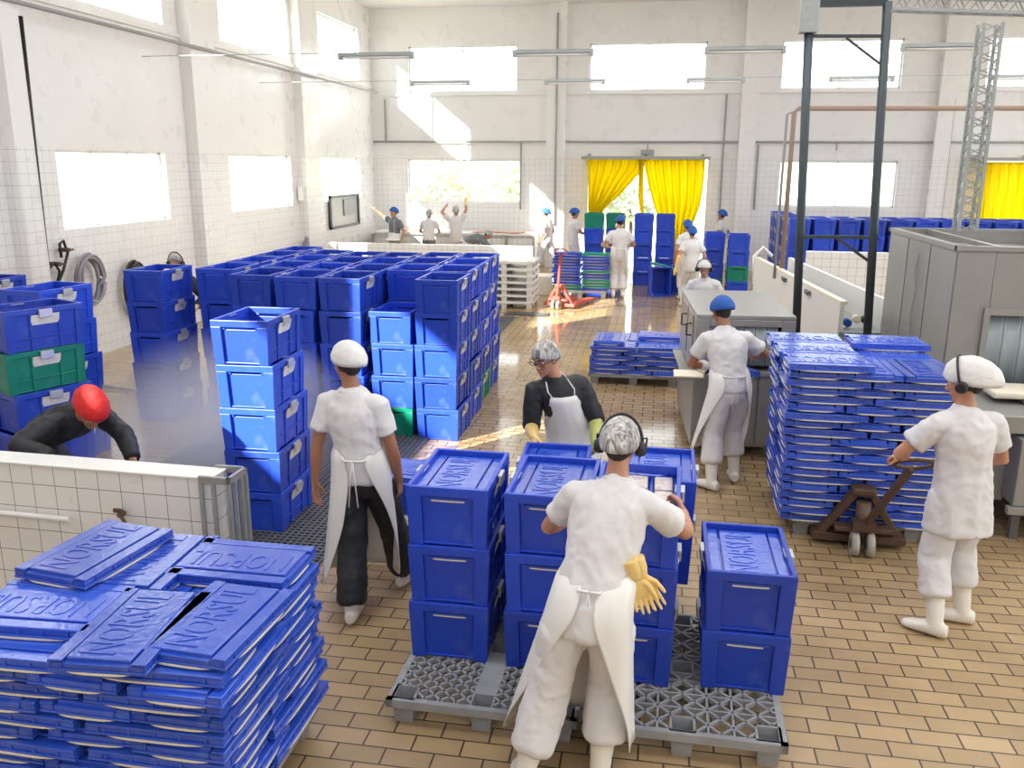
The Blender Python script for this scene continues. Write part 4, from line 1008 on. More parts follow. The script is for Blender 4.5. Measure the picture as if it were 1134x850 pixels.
# far people
def far(label, x, y, head, outfit, **kw):
    o = dict(outfit); ks = {k: kw.pop(k) for k in list(kw) if k in ('hi',)}
    return person(label, standing(x, y, head, **kw), o, hi=False, s=kw.get('h', 1.72)/1.75)
HF_ = dict(hem=0.05, face=False)
far('worker in black jacket and ear muffs holding a hose behind the misty stack', at(199, 330, 10.6).x, 10.6, radians(190), dict(HF_, shirt=M_BLKC, trousers=M_BLKC, cap=M_HNET, capstyle='net', muffs=True, skin=M_SKIN2, sleeve=1.9,
    hands=dict(l=dict(glove=M_GLOVE, glen=0.3))), h=1.70, wl=(-0.30, 0.25, 1.02))
a_ = at(437, 250, 22.5)
far('worker in grey shirt and blue cap with one arm raised, by the far corner', a_.x, 22.5, radians(150), dict(HF_, shirt=M_GREYC, trousers=mat('pale_grey_cloth', (0.45, 0.43, 0.42), 0.8), cap=M_CAPB, skin=M_SKIN, apron=dict(hem=(a_.x, 22.3, 0.9), top=0.3, noties=True, flare=0.01, mat=M_APRON)), h=1.74, wr=(0.55, 0.15, 1.65), stride=0.1)
a_ = at(475, 250, 23.2)
far('worker in white with black shorts at the counter, under the far window', a_.x, 23.2, radians(5), dict(HF_, trousers=M_GREYC, cap=M_HNET, capstyle='net'), h=1.68, wl=(-0.2, 0.35, 1.0), wr=(0.2, 0.35, 1.0), lean=0.2)
a_ = at(505, 250, 23.4)
far('worker with both arms raised under the far window', a_.x, 23.4, radians(0), dict(HF_, cap=M_HNET, capstyle='net', hands=dict(r=dict(glove=M_GLOVE, glen=0.4))), h=1.76, wl=(-0.32, 0.15, 1.72), wr=(0.25, 0.15, 1.85))
a_ = at(528, 262, 22.6)
far('worker bending down in dark jacket beside the one with raised arms', a_.x, 22.6, radians(-80), dict(HF_, shirt=M_GREYC, cap=M_HNET, capstyle='net', sleeve=1.8), h=1.66, lean=1.35, wl=(-0.15, 0.7, 0.5), wr=(0.15, 0.7, 0.5), nod=0.9)
a_ = at(606, 250, 23.6)
far('slim worker striding past the counter left of yellow curtain', a_.x, 23.6, radians(70), dict(HF_, cap=M_CAPB, trousers=M_CLOTH, skin=M_SKIN2), h=1.72, stride=0.25, lean=0.1)
a_ = at(635, 250, 22.8)
far('worker in blue cap holding an orange item beside the yellow curtain', a_.x, 22.8, radians(-60), dict(HF_, cap=M_CAPB, skin=M_SKIN2), h=1.76, wl=(-0.15, 0.35, 1.12), wr=(0.15, 0.35, 1.15), nod=0.3)
a_ = gz(682, 324)
far('worker in white seen from behind with yellow glove at mixed lid stack', a_.x+0.08, 19.3, radians(10), dict(HF_, cap=M_CAPB, hem=0.05, wide=1.2, tleg=0.8, apron=dict(hem=(a_.x, 19.45, 0.25), waist=2.6, hang=1.9, flare=0.05), hands=dict(l=dict(glove=M_GLOVE, glen=0.9))), h=1.78, wl=(-0.30, 0.25, 1.1), wr=(0.26, 0.3, 1.1), nod=0.4)
far('worker in white cap facing the one with yellow glove', a_.x+0.02, 20.15, radians(-170), dict(HF_, cap=M_NET, hem=0.2, hands=dict(l=dict(glove=M_GLOVE, glen=0.8))), h=1.60, wl=(-0.1, 0.3, 1.0), wr=(0.2, 0.3, 1.05))
a_ = at(765, 300, 18.2)
far('worker in blue cap and long yellow gloves walking past the right side', a_.x, 18.2, radians(12), dict(HF_, cap=M_CAPB, hem=0.15, hands=dict(l=dict(glove=M_GLOVE, glen=0.95))), h=1.66, wl=(-0.32, -0.05, 0.82), lean=0.1, stride=0.12)
far('worker in blue cap just ahead of the one with long yellow gloves', a_.x-0.05, 19.3, radians(20), dict(HF_, cap=M_CAPB, hem=0.15), h=1.72, lean=0.15)
a_ = at(800, 240, 23.9)
far('worker with blue cap and dark hair at the right edge of yellow curtain', a_.x, 23.9, radians(60), dict(HF_, cap=M_CAPB, hem=0.1, skin=M_SKIN2), h=1.72)
person('woman in white with glasses and ear muffs, facing us behind the steel tunnel', dict(standing(0.615, 12.2, radians(172), h=1.62, lean=0.15, nod=0.25)),
       dict(cap=M_NET, capstyle='cap', muffs=True, glasses=True, hem=0.1, skin=M_SKIN), s=1.62/1.75)

# yellow rubber gloves tucked into the foreground worker's apron tie
gl_ = empty('rubber_glove', at(703, 640, 3.60), 0, 'pair of yellow rubber gloves tucked at the waist of foreground worker, fingers down', 'gloves')
for q_, (dx_, aa_) in enumerate(((0.0, 0.10), (0.025, 0.32))):
    g_ = MB(); hand_mb(g_, V((dx_, 0.02*q_, 0.0)), (0.25+aa_, 0.0, -1), (0, -1, 0), (1, 0.2, 0.2), 1.05, 0.12, 0.14); g_.tube([(dx_-0.03, 0.02*q_, 0.09), (dx_-0.01, 0.02*q_, 0.04), (dx_, 0.02*q_, 0)], [0.045, 0.04, 0.032], 12)
    o_ = g_.build('glove', M_GLOVE); remesh(o_, 0.005, 2); o_.parent = gl_
# ------------------------------------------------------------------ machines, walls inside the hall, fittings
def panel_lines(mb, x0, x1, y, z0, z1, n, t=0.008):
    for k in range(n+1): x = x0+(x1-x0)*k/n; mb.box(x-0.008, x+0.008, y-t, y, z0, z1)
# low tiled wall near left, with its steel end frame
ZW = 1.05
fa, fb = gz(-40, 507, ZW), gz(233, 529, ZW); dW = (fb-fa).normalized(); nW = V((-dW.y, dW.x, 0)); 
lwr = empty('tiled_partition', (fb.x, fb.y, 0), atan2(dW.y, dW.x), 'low wall of large white tiles, front left, with steel bars on its end', 'wall')
L_ = 4.2
M_TNEAR = tiled_wall_mat('large_white_tiles', tile=0.152, top=9, grout=(0.16, 0.15, 0.14))
tn = M_TNEAR.node_tree; gg = [n_ for n_ in tn.nodes if n_.type == 'NEW_GEOMETRY'][0]; tcn = tn.nodes.new('ShaderNodeTexCoord')
for lk in list(tn.links):
    if lk.from_node == gg: tn.links.new(tcn.outputs['Object' if lk.from_socket.name == 'Position' else 'Normal'], lk.to_socket)
MB().box(-L_, 0, 0, 0.17, 0, ZW-0.015).build('wall_body', M_TNEAR, lwr, 0.004)
MB().box(-L_, 0.005, -0.008, 0.178, ZW-0.015, ZW).build('coping', M_WHITE, lwr, 0.004)
ef = MB().box(-0.07, 0.13, -0.02, 0.0, ZW-0.03, ZW+0.012).box(-0.07, 0.13, 0.18, 0.2, ZW-0.03, ZW+0.012).box(0.11, 0.13, -0.02, 0.2, ZW-0.03, ZW+0.012)
ef.build('end_frame', M_STEEL, lwr)
for x_, y_ in ((-0.06, -0.01), (0.02, -0.01), (0.12, -0.01), (0.12, 0.06), (0.12, 0.13), (0.12, 0.19)):
    MB().box(x_-0.011, x_+0.011, y_-0.011, y_+0.011, 0, ZW-0.03).build('steel_bar', M_GALV, lwr)
pr_ = MB().tube([(-L_, -0.045, 0.74), (-0.95, -0.045, 0.72)], 0.018, 10); pr_.build('water_pipe', M_WHITE, lwr)
tv = MB().cyl((-0.60, 0.0, 0.78), (-0.60, -0.05, 0.78), 0.016, 12).tube([(-0.60, -0.05, 0.80), (-0.55, -0.06, 0.73), (-0.52, -0.09, 0.70)], 0.011, 8).box(-0.63, -0.57, -0.06, -0.045, 0.80, 0.825)
tv.build('tap', M_RUST, lwr)

# floor grates
def grate(x0, x1, y0, y1, label, dx=0.05, dy=0.05):
    mb = MB(); 
    n_ = int((x1-x0)/dx)
    for k in range(n_+1): x = x0+(x1-x0)*k/n_; mb.box(x-0.008, x+0.008, y0, y1, 0.004, 0.022)
    n_ = int((y1-y0)/dy)
    for k in range(n_+1): y = y0+(y1-y0)*k/n_; mb.box(x0, x1, y-0.010, y+0.010, 0.006, 0.024)
    r = empty('floor_grate', ((x0+x1)/2, (y0+y1)/2, 0), 0, label, 'grate')
    mb.v = [p-V((r.location.x, r.location.y, 0)) for p in mb.v]; mb.build('grid', M_STEELD, r)
    MB().box(x0-r.location.x, x1-r.location.x, y0-r.location.y, y1-r.location.y, 0.001, 0.004).build('pit_shade', M_DARK, r)  # thin dark sheet on the floor; shade below the bars is its colour
grate(-4.7, -2.36, 5.0, 8.62, 'wide dark grating in the floor beside the striding man')
grate(-2.95, -2.68, 12.9, 16.2, 'narrow dark drain grate running down the hall')
grate(-2.95, -2.1, 16.5, 16.8, 'short dark drain grate crossing before the white pallets', 0.06, 0.05)

# steel washing tunnel in the middle
T = empty('steel_tunnel', (0.38, 8.5, 0), 0, 'stainless steel washing tunnel in front of the worker with the blue cap', 'machine')
def loc(mb, r): mb.v = [p-V(r.location) for p in mb.v]; return mb
x0, x1, y0, y1, z0, z1 = 0.38, 1.32, 8.50, 10.25, 0.12, 1.45
b_ = MB().box(x0, x1, y0+0.02, y1, z0, 0.90).box(x0, x0+0.05, y0+0.052, y1-0.052, 0.902, z1-0.042).box(x1-0.05, x1, y0+0.052, y1-0.052, 0.902, z1-0.042).box(x0, x1, y0, y1, z1-0.04, z1).box(x0, x1, y1-0.05, y1, 0.902, z1-0.042)
b_.box(x0, x0+0.13, y0, y0+0.05, 0.902, z1-0.042).box(x1-0.13, x1, y0, y0+0.05, 0.902, z1-0.042).box(x0+0.132, x1-0.132, y0, y0+0.05, 1.34, z1-0.042)
loc(b_, T).build('housing', M_STEEL, T, 0.006)
loc(MB().box(x0+0.08, x1-0.08, y0+0.4, y0+0.42, 0.9, 1.4), T).build('interior_shade', M_DARK, T)  # dark sheet behind the strips paints the shaded inside of the tunnel
for k in range(6):
    xx = x0+0.14+k*0.108; s_ = MB(); 
    for q in range(6):
        a = q/5.0; s_.v += [V((xx+a*0.1, y0+0.03+0.012*sin(a*pi), z)) for z in (0.95, 1.35)]
    s_.f = [[2*q, 2*q+2, 2*q+3, 2*q+1] for q in range(5)]; s_.m = [0]*5; s_.sm = [True]*5
    loc(s_, T); so_ = s_.build('curtain_strip', M_STRIPC, T); bake(so_, [('SOLIDIFY', dict(thickness=0.004))])
for xx in (x0+0.005, x0+0.32, x0+0.635): loc(MB().box(xx, xx+0.30, y0, y0+0.02, 0.16, 0.86), T).build('front_panel', M_STEEL, T, 0.006)
loc(MB().box(x0-0.02, x1, y0-0.04, y0+0.02, 0.86, 0.90), T).build('sill_shelf', M_STEEL, T, 0.004)
loc(MB().box(x0-0.10, x0, y0+0.1, y1-0.3, 0.78, 0.80), T).build('side_shelf', M_STEEL, T, 0.004)
for yy in (y0+0.25, y0+0.85):
    loc(MB().box(x0-0.012, x0, yy, yy+0.5, 0.92, 1.40), T).build('side_door', M_STEEL, T, 0.004)
    loc(MB().tube([(x0-0.012, yy+0.1, 1.30), (x0-0.06, yy+0.1, 1.30), (x0-0.06, yy+0.1, 1.18), (x0-0.012, yy+0.1, 1.18)], 0.009, 8), T).build('door_handle', M_BLACK, T)
for xx in (x0+0.06, x1-0.06):
    for yy in (y0+0.1, y1-0.1): loc(MB().box(xx-0.03, xx+0.03, yy-0.03, yy+0.03, 0, z0), T).build('leg', M_STEELD, T)
cb_ = MB().box(0.18, 0.46, 8.15, 8.42, 0.90, 0.915); cb_.build('cutting_board', M_CREAM, None, 0.004); tag(bpy.data.objects['cutting_board'], 'cream board sticking out at the left of the steel tunnel mouth', 'board')
loc(MB().box(0.2, 0.44, 8.20, 8.5, 0.86, 0.90), T).build('board_bracket', M_STEEL, T)
lid_in = lid(1.12, 8.42, 0.905, 'blue lid in the hands of the worker with the blue cap, on tunnel sill', None, radians(90))
lid_in.location = (0.66, 8.35, 0.93); lid_in.rotation_euler = (0, 0, 0.5)
T.rotation_euler.z = radians(3.5)
# big machine on the right
G_ = empty('steel_washer', (4.2, 8.6, 0), 0, 'large grey steel crate washer with open top at the right edge', 'machine')
X0, X1, Y0, Y1, Z1 = 2.50, 6.2, 7.95, 10.25, 2.17
b_ = MB().box(X0, X0+0.05, Y0+0.052, Y1-0.052, 0.02, Z1-0.012).box(X0, X1, Y1-0.05, Y1, 0.02, Z1-0.012).box(X1-0.05, X1, Y0+0.052, Y1-0.052, 0.02, Z1-0.012)
b_.box(X0, X0+0.30, Y0, Y0+0.05, 0.02, Z1-0.012).box(X1-1.2, X1, Y0, Y0+0.05, 0.02, Z1-0.012).box(X0+0.302, X1-1.202, Y0, Y0+0.05, 1.62, Z1-0.012).box(X0+0.302, X1-1.202, Y0, Y0+0.05, 0.02, 0.92)
loc(b_, G_).build('housing', M_STEEL, G_, 0.005)
b_ = MB().box(X0-0.02, X1, Y0-0.02, Y0+0.05, Z1-0.01, Z1+0.03).box(X0-0.02, X0+0.05, Y0, Y1, Z1-0.01, Z1+0.03).box(X0-0.02, X1, Y1-0.05, Y1+0.02, Z1-0.01, Z1+0.03).box(X0+0.02, X1-0.05, Y0+0.06, Y1-0.06, Z1-0.14, Z1-0.12)
b_.box(X0+0.35, X0+0.40, Y0, Y1, Z1-0.02, Z1+0.02).box(X0+1.35, X0+1.40, Y0, Y1, Z1-0.02, Z1+0.02)
loc(b_, G_).build('top_frame', M_STEEL, G_)
for yy in (Y0+0.02, Y0+0.78, Y0+1.54):
    loc(MB().box(X0-0.008, X0, yy, yy+0.72, 0.06, 1.05).box(X0-0.008, X0, yy, yy+0.72, 1.08, 2.14), G_).build('side_panel', M_STEEL, G_, 0.003)
loc(MB().box(X0+0.28, X1-1.18, Y0-0.03, Y0, 0.90, 0.96).box(X0+0.26, X0+0.31, Y0-0.03, Y0, 0.961, 1.619).box(X0+0.26, X1-1.18, Y0-0.03, Y0, 1.62, 1.68), G_).build('opening_frame', M_STEEL, G_)
loc(MB().box(X0+0.1, X1-1.1, Y0+0.5, Y0+0.52, 0.9, 1.7), G_).build('interior_shade', M_DARK, G_)  # dark sheet painting the washer's shaded interior behind its strips
for k in range(14):
    xx = X0+0.31+k*0.14; s_ = MB()
    for q in range(6):
        a = q/5.0; s_.v += [V((xx+a*0.135, Y0+0.02+0.018*sin(a*pi), z)) for z in (0.97, 1.62)]
    s_.f = [[2*q, 2*q+2, 2*q+3, 2*q+1] for q in range(5)]; s_.m = [0]*5; s_.sm = [True]*5
    loc(s_, G_); so_ = s_.build('curtain_strip', M_STRIPC, G_); bake(so_, [('SOLIDIFY', dict(thickness=0.004))])
# its infeed table in front
I_ = empty('infeed_table', (3.6, 7.35, 0), 0, 'grey steel infeed table of the washer, behind the worker in the puffy cap', 'machine')
loc(MB().box(2.78, 5.6, 6.85, 7.9, 0.30, 0.84).box(2.62, 2.80, 7.1, 7.9, 0.25, 0.92), I_).build('cabinet', M_STEEL, I_, 0.012)
loc(MB().box(2.55, 5.8, 6.95, 7.92, 0.92, 0.97).box(2.55, 5.8, 6.93, 6.96, 0.86, 1.0), I_).build('table_top', M_STEEL, I_, 0.008)
loc(MB().box(2.95, 5.4, 6.84, 6.86, 0.62, 0.80), I_).build('side_shade_sheet', M_DARK, I_)  # solid dark sheet on the cabinet, the shade of an opening as colour
loc(MB().box(3.0, 5.4, 6.80, 6.84, 0.70, 0.73), I_).build('guide_rail', M_CREAM, I_, 0.004)
loc(MB().box(2.74, 5.7, 6.82, 6.88, 0.24, 0.30), I_).build('lower_rail', M_STEEL, I_, 0.004)
for xx in (2.85, 4.2, 5.5):
    for yy in (6.95, 7.8): loc(MB().box(xx-0.03, xx+0.03, yy-0.03, yy+0.03, 0, 0.3), I_).build('leg', M_STEELD, I_)
for k in range(10):
    loc(MB().cyl((3.0+k*0.26, 7.0, 0.985), (3.0+k*0.26, 7.85, 0.985), 0.022, 12), I_).build('roller', M_STEEL, I_)
bl_ = MB().box(-0.22, 0.22, -0.18, 0.18, 0, 0.06).build('plastic_block', M_CREAM, None, 0.02); bl_.location = at(1130, 385, 7.6); bl_.location.z = 1.01; tag(bl_, 'cream rounded block lying on the infeed table at the right edge', 'tray')
# chain on the side of the washer
ch = MB(); pc = at(1000, 310, 8.6); xch = X0-0.03
for k in range(26):
    z = 2.0-k*0.036; yy = 9.0+0.03*sin(k*0.5); a = (k % 2)*pi/2
    ch.tube([(xch+0.008*cos(q)*cos(a), yy+0.012*cos(q)*1.0*sin(a)+0.008*cos(q)*cos(a), z+0.022*sin(q)) for q in [2*pi*j/10 for j in range(10)]], 0.004, 6, closed=True)
tag(ch.build('chain', M_GALV), 'steel chain hanging on the left side of the large washer', 'chain')
# white conveyor between the two
A_, B_ = V((1.63, 15.2, 0)), V((2.10, 10.3, 0)); 
dC = (B_-A_).normalized(); nC = V((-dC.y, dC.x, 0)) 
Cn = empty('conveyor', (A_.x, A_.y, 0), 0, 'long white conveyor sloping down beside the far right crates', 'conveyor')
def slab(p, q, w0, w1, z0, z1, z0b=None, z1b=None, m=M_WHITE, name='side_panel', par=Cn, o=V((0, 0, 0))):
    z0b = z0 if z0b is None else z0b; z1b = z1 if z1b is None else z1b
    vs = [p+nC*w0+V((0, 0, z0)), p+nC*w1+V((0, 0, z0)), p+nC*w0+V((0, 0, z1)), p+nC*w1+V((0, 0, z1)), q+nC*w0+V((0, 0, z0b)), q+nC*w1+V((0, 0, z0b)), q+nC*w0+V((0, 0, z1b)), q+nC*w1+V((0, 0, z1b))]
    return loc(MB().add(vs, [(0, 1, 3, 2), (4, 6, 7, 5), (0, 4, 5, 1), (2, 3, 7, 6), (0, 2, 6, 4), (1, 5, 7, 3)]), par).build(name, m, par)
slab(A_, B_, 0.0, -0.05, 0.25, 1.32); slab(A_, B_, 0.55, 0.50, 0.25, 1.36)
slab(A_, B_, -0.04, 0.5, 0.95, 1.0, m=M_GALV, name='belt'); slab(A_, B_, -0.05, 0.03, 1.32, 1.36, m=M_CREAM, name='top_rail')
for t in (0.1, 0.5, 0.9):
    p = lerp(A_, B_, t)
    for w_ in (0.0, 0.5): q = p+nC*w_; loc(MB().box(q.x-0.03, q.x+0.03, q.y-0.03, q.y+0.03, 0, 0.3), Cn).build('leg', M_STEELD, Cn)
for t in (0.45, 0.72): p = lerp(A_, B_, t)+nC*-0.06; loc(MB().box(p.x-0.03, p.x+0.03, p.y-0.12, p.y+0.12, 1.24, 1.29), Cn).build('bracket', M_STEELD, Cn)
e_ = A_+nC*0.25; loc(MB().tube([(e_.x-0.28, e_.y, 0.9), (e_.x-0.30, e_.y+0.10, 1.36), (e_.x-0.15, e_.y+0.2, 1.50), (e_.x+0.0, e_.y+0.15, 1.36)], 0.03, 10), Cn).build('end_hoop', M_WHITE, Cn)
for i, (m_, px_, py_) in enumerate(((M_CAPB, 938, 357), (M_CREAM, 948, 353), (M_BLACK, 958, 354))):
    q = at(px_, py_, 10.6); o = MB().cyl((0, -0.06, 0), (0, 0.06, 0), 0.045, 16).cyl((0, -0.08, 0), (0, 0.08, 0), 0.015, 10).build('hose_reel', m_, None); o.location = q
    tag(o, '%s roller end at the near end of the white conveyor' % ['blue', 'cream', 'black'][i], 'roller'); o.name = 'roller_end'
# low tiled wall behind it
tag(MB().box(2.50, 4.6, 15.7, 15.85, 0, 1.42).build('tiled_wall', M_TLOW), 'low white tiled wall between the conveyor and the far right crates', 'wall')
# portal frame and truss over the conveyor
yp = 9.75
def up_at(a, b, y): return at(*a, y), at(*b, y)
PF = empty('portal_frame', (at(927, 360, yp).x, yp, 0), 0, 'dark iron portal frame standing over the white conveyor', 'frame')
p1b, p1t = up_at((887, 360), (897, 4), yp); p2b, p2t = up_at((966, 365), (983, 2), yp)
p1f = V((p1b.x, yp, 0)); p2f = V((p2b.x, yp, 0)); zt_ = p1t.z
for f_, t_ in ((p1f, p1t), (p2f, p2t)): loc(MB().tube([f_, V((t_.x, yp, zt_))], 0.045, 14), PF).build('post', M_IRON, PF)
loc(MB().bar(V((p1t.x, yp, zt_)), V((p2t.x, yp, zt_)), 0.07), PF).build('top_beam', M_IRON, PF)
loc(MB().box(p1t.x-0.09, p1t.x+0.09, yp-0.06, yp+0.06, zt_-0.28, zt_+0.05), PF).build('corner_bracket', M_GALV, PF, 0.01)
def pz(px, py): return at(px, py, yp)
loc(MB().bar(pz(897, 40), pz(980, 40), 0.03), PF).build('cross_bar', M_IRON, PF); loc(MB().bar(pz(937, 42), pz(979, 74), 0.022), PF).build('brace', M_IRON, PF)
loc(MB().bar(pz(891, 262), pz(972, 263), 0.035), PF).build('cross_bar', M_IRON, PF); loc(MB().bar(pz(927, 264), pz(969, 294), 0.03), PF).build('brace', M_IRON, PF)
def truss(a, b, w_, label, n_=26):
    a, b = V(a), V(b); d = (b-a); L = d.length; d.normalize(); x = d.cross(V((0, 1, 0))).normalized(); y = d.cross(x)
    r = empty('lattice_truss', a, 0, label, 'truss'); cs = [(-1, -1), (1, -1), (1, 1), (-1, 1)]
    P_ = lambda t, c: d*t + x*c[0]*w_/2 + y*c[1]*w_/2
    for c in cs: MB().bar(P_(0, c), P_(L, c), 0.028, 0.028, upv=(0, 1, 0)).build('chord', M_GALV, r)
    mb = MB()
    for k in range(n_):
        t0, t1 = L*k/n_, L*(k+1)/n_
        for i in range(4):
            c0, c1 = cs[i], cs[(i+1) % 4]
            if k % 2: c0, c1 = c1, c0
            mb.bar(P_(t0, c0), P_(t1, c1), 0.011, upv=(0, 1, 0))
    mb.build('lacing', M_GALV, r)
zb_ = at(1098, 20, 9.3).z
truss((at(1067, 265, 9.3).x, 9.3, 2.24), (at(1098, 18, 9.3).x, 9.3, zb_-0.05), 0.16, 'upright galvanised lattice truss standing on top of the washer')
truss((p2t.x, 9.5, zt_-0.05), (5.0, 9.3, zb_+0.0), 0.13, 'horizontal galvanised lattice truss running right from the portal frame', 34)
MB()
# hanging strip lamps on two cables
def lamp_row(y, spans, py, which):
    z = at(600, py, y).z
    cb = MB().tube([(WX+0.05, y, z+0.05), (XR-0.1, y, z+0.05)], 0.006, 6); tag(cb.build('support_cable', M_PIPE), 'thin cable carrying the %s row of hanging strip lamps' % which, 'cable')
    for i, (a, b) in enumerate(spans):
        xa, xb = at(a, py, y).x, at(b, py, y).x; c = (xa+xb)/2; h_ = (xb-xa)/2
        r = empty('strip_lamp', (c, y, z), 0, 'hanging strip lamp, %s from the left in the %s row' % (nth[i], which), 'lamp', 'strip lamps in the %s row' % which)
        MB().box(-h_, h_, -0.05, 0.05, 0.0, 0.045).box(-h_, -h_+0.05, -0.05, 0.05, -0.05, 0.0).box(h_-0.05, h_, -0.05, 0.05, -0.05, 0.0).build('housing', M_GALV, r)
        for q in (-0.025, 0.025): MB().cyl((-h_+0.05, q, -0.025), (h_-0.05, q, -0.025), 0.016, 10).build('tube', M_LAMP, r)
lamp_row(13.5, ((375, 458), (568, 657), (780, 870), (997, 1083)), 59, 'nearer')
lamp_row(17.7, ((455, 520), (603, 670), (760, 825), (918, 990), (1095, 1160)), 91, 'farther')
# pipes
def pipe(pts, r, label, m=M_PIPE, name='pipe'): return tag(MB().tube(pts, r, 10).build(name, m), label, 'pipe')
zc = atx(200, 52, WX).z; pipe([(WX+0.26, 5.0, zc), (WX+0.26, DY-0.3, zc)], 0.03, 'dark conduit running along the whole left wall below upper windows')
def wall_l(px, py): p = atx(px, py, WX+0.05); return p
a, b = wall_l(22, 18), wall_l(50, 320); pipe([a, V((a.x, b.y*0.5+a.y*0.5, b.z))], 0.035, 'black vertical pipe on the left wall by the near pilaster', M_BLACK)
a, b = wall_l(331, 92), wall_l(333, 190); pipe([a, V((a.x, a.y, b.z))], 0.03, 'black vertical pipe on the left wall between second and third windows', M_BLACK)
def bp_(px, py, d=0.10): return at(px, py, DY-d)
zp = bp_(600, 157).z; pipe([(WX+0.05, DY-0.10, zp), (XR-0.1, DY-0.10, zp)], 0.03, 'long horizontal pipe across the back wall above the curtains')
for px_, ya, yb_, lab in ((426, 110, 157, 'near the left corner'), (577, 157, 232, 'right of the far left window'), (618, 14, 250, 'on the pilaster left of the curtain'), (624, 106, 186, 'right of that pilaster'), (805, 104, 250, 'right of the yellow curtain'), (840, 160, 232, 'left of the middle far window'), (1058, 108, 250, 'left of the second curtain')):
    d_ = 0.28 if px_ in (618,) else 0.06; p, q = bp_(px_, ya, d_), bp_(px_, yb_, d_); pipe([p, V((p.x, p.y, q.z))], 0.025, 'thin vertical pipe on the back wall, %s' % lab)
for px_ in (515, 612, 823, 927, 1038):
    p = bp_(px_, 157); pipe([p, p-V((0, 0.02, 0.22))], 0.022, 'short pipe stub hanging from the back wall pipe above %s' % {515: 'the far left window', 612: 'the pilaster', 823: 'the crate wall end', 927: 'the middle far window', 1038: 'the pilaster by second curtain'}[px_])
p = at(880, 120, 13.6); q = at(1134, 128, 13.6); vb_ = at(874, 300, 13.6)
pipe([(p.x, 13.6, 1.2), (p.x, 13.6, p.z-0.06), (p.x+0.06, 13.6, p.z), (q.x+2, 13.6, p.z-0.02)], 0.035, 'brown pipe rising by the conveyor and running right across the hall', M_COPPER)
pipe([(p.x-0.10, 13.6, 1.2), (p.x-0.10, 13.6, p.z-0.08), (p.x, 13.6, p.z-0.05)], 0.02, 'thin dark pipe beside the brown upright pipe', M_PIPE)
# exit sign box, hatch, switch boxes
p = wall_l(336, 214); r_ = empty('sign_box', p, 0, 'small white box with green end on the left wall', 'sign')
MB().box(-0.02, 0.10, -0.30, 0.12, -0.16, 0.16).build('box_body', M_WHITE, r_, 0.01); MB().box(-0.02, 0.105, 0.12, 0.32, -0.16, 0.16).build('green_face', mat('sign_green', (0.05, 0.55, 0.38), 0.4), r_, 0.008)
p = at(717, 169, DY-0.25); r_ = empty('curtain_lamp', p, 0, 'small grey box hanging above the middle of yellow curtain', 'box'); MB().box(-0.18, 0.18, -0.05, 0.05, -0.08, 0.08).build('box_body', M_PIPE, r_, 0.01); MB().tube([(0, 0, 0.08), (0, 0.1, 0.3)], 0.015, 8).build('stem', M_PIPE, r_)
p0_, p1_ = atx(364, 250, WX), atx(395, 218, WX); r_ = empty('wall_hatch', (WX+0.02, (p0_.y+p1_.y)/2, (p0_.z+p1_.z)/2), 0, 'small framed hatch on the left wall near the corner', 'hatch'); hh = abs(p1_.y-p0_.y)/2; hz = 0.42
MB().box(0, 0.06, -hh, hh, -hz, -hz+0.06).box(0, 0.06, -hh, hh, hz-0.06, hz).box(0, 0.06, -hh, -hh+0.08, -hz, hz).box(0, 0.06, hh-0.08, hh, -hz, hz).build('hatch_frame', M_STEELD, r_); MB().box(0, 0.02, -hh, hh, -hz, hz).build('hatch_door', M_STEEL, r_); MB().box(0.02, 0.05, -0.1, 0.75, -0.12, 0.30).build('grille', M_PIPE, r_)
# hoses on the left wall
def coil(px, py, ry, rz_, r, m, n_, label):
    c = atx(px, py, WX+0.10); mb = MB(); rnd = random.Random(px)
    rt_ = empty('hose_coil', c, 0, label, 'hose'); 
    MB().cyl((-0.08, 0, rz_*0.8), (0.08, 0, rz_*0.8), 0.02, 8).build('peg', M_STEELD, rt_)
    pts = []
    for k in range(n_*22):
        a = 2*pi*k/22; f = 1-0.35*((k/22.0) % 1.0)*0-0.05*rnd.random(); w2 = (k//22)
        pts.append(V((0.02+0.06*sin(w2*2.1), ry*cos(a)*(1-0.07*(w2 % 4))+0.03*sin(w2*1.3), rz_*sin(a)*(1-0.05*(w2 % 3))-0.05*w2/n_)))
    MB().tube(pts, r, 7).build('hose', m, rt_)
coil(98, 308, 0.28, 0.36, 0.022, M_GREYH, 6, 'coil of grey hose hanging on the left wall under the first window')
coil(149, 318, 0.24, 0.42, 0.024, M_BLACK, 6, 'coil of black hose hanging on the left wall behind the misty stack')
coil(343, 278, 0.34, 0.50, 0.025, M_GREYH, 6, 'coil of grey hose hanging near the third pilaster of left wall')
c = [atx(*q, WX+0.09) for q in ((64, 350), (54, 325), (52, 300), (60, 291), (66, 300), (62, 320), (70, 300), (75, 280), (70, 266), (66, 270), (68, 285))]
tag(MB().tube(c, 0.02, 8).build('hose', M_BLACK), 'thin black hose looping from valves on the left wall', 'hose')
p = atx(66, 285, WX+0.08); r_ = empty('water_valve', p, 0, 'two brass valves on the left wall with the black hose', 'valve')
for q in (-0.1, 0.12): MB().cyl((-0.08, q, q*0.8), (0.08, q, q*0.8), 0.03, 12).box(0.07, 0.10, q-0.07, q+0.07, q*0.8-0.012, q*0.8+0.012).build('valve_body', M_RUST, r_)
# hose of the worker in the mist
tag(MB().tube([(-6.15, 10.35, 0.98), (-5.95, 10.2, 0.8), (-5.85, 10.0, 0.4), (-5.9, 9.9, 0.05), (-6.3, 9.7, 0.03), (-7.1, 9.9, 0.03)], 0.02, 8).build('hose', M_GREYH), 'grey hose hanging from the hands of the worker with the jacket', 'hose')

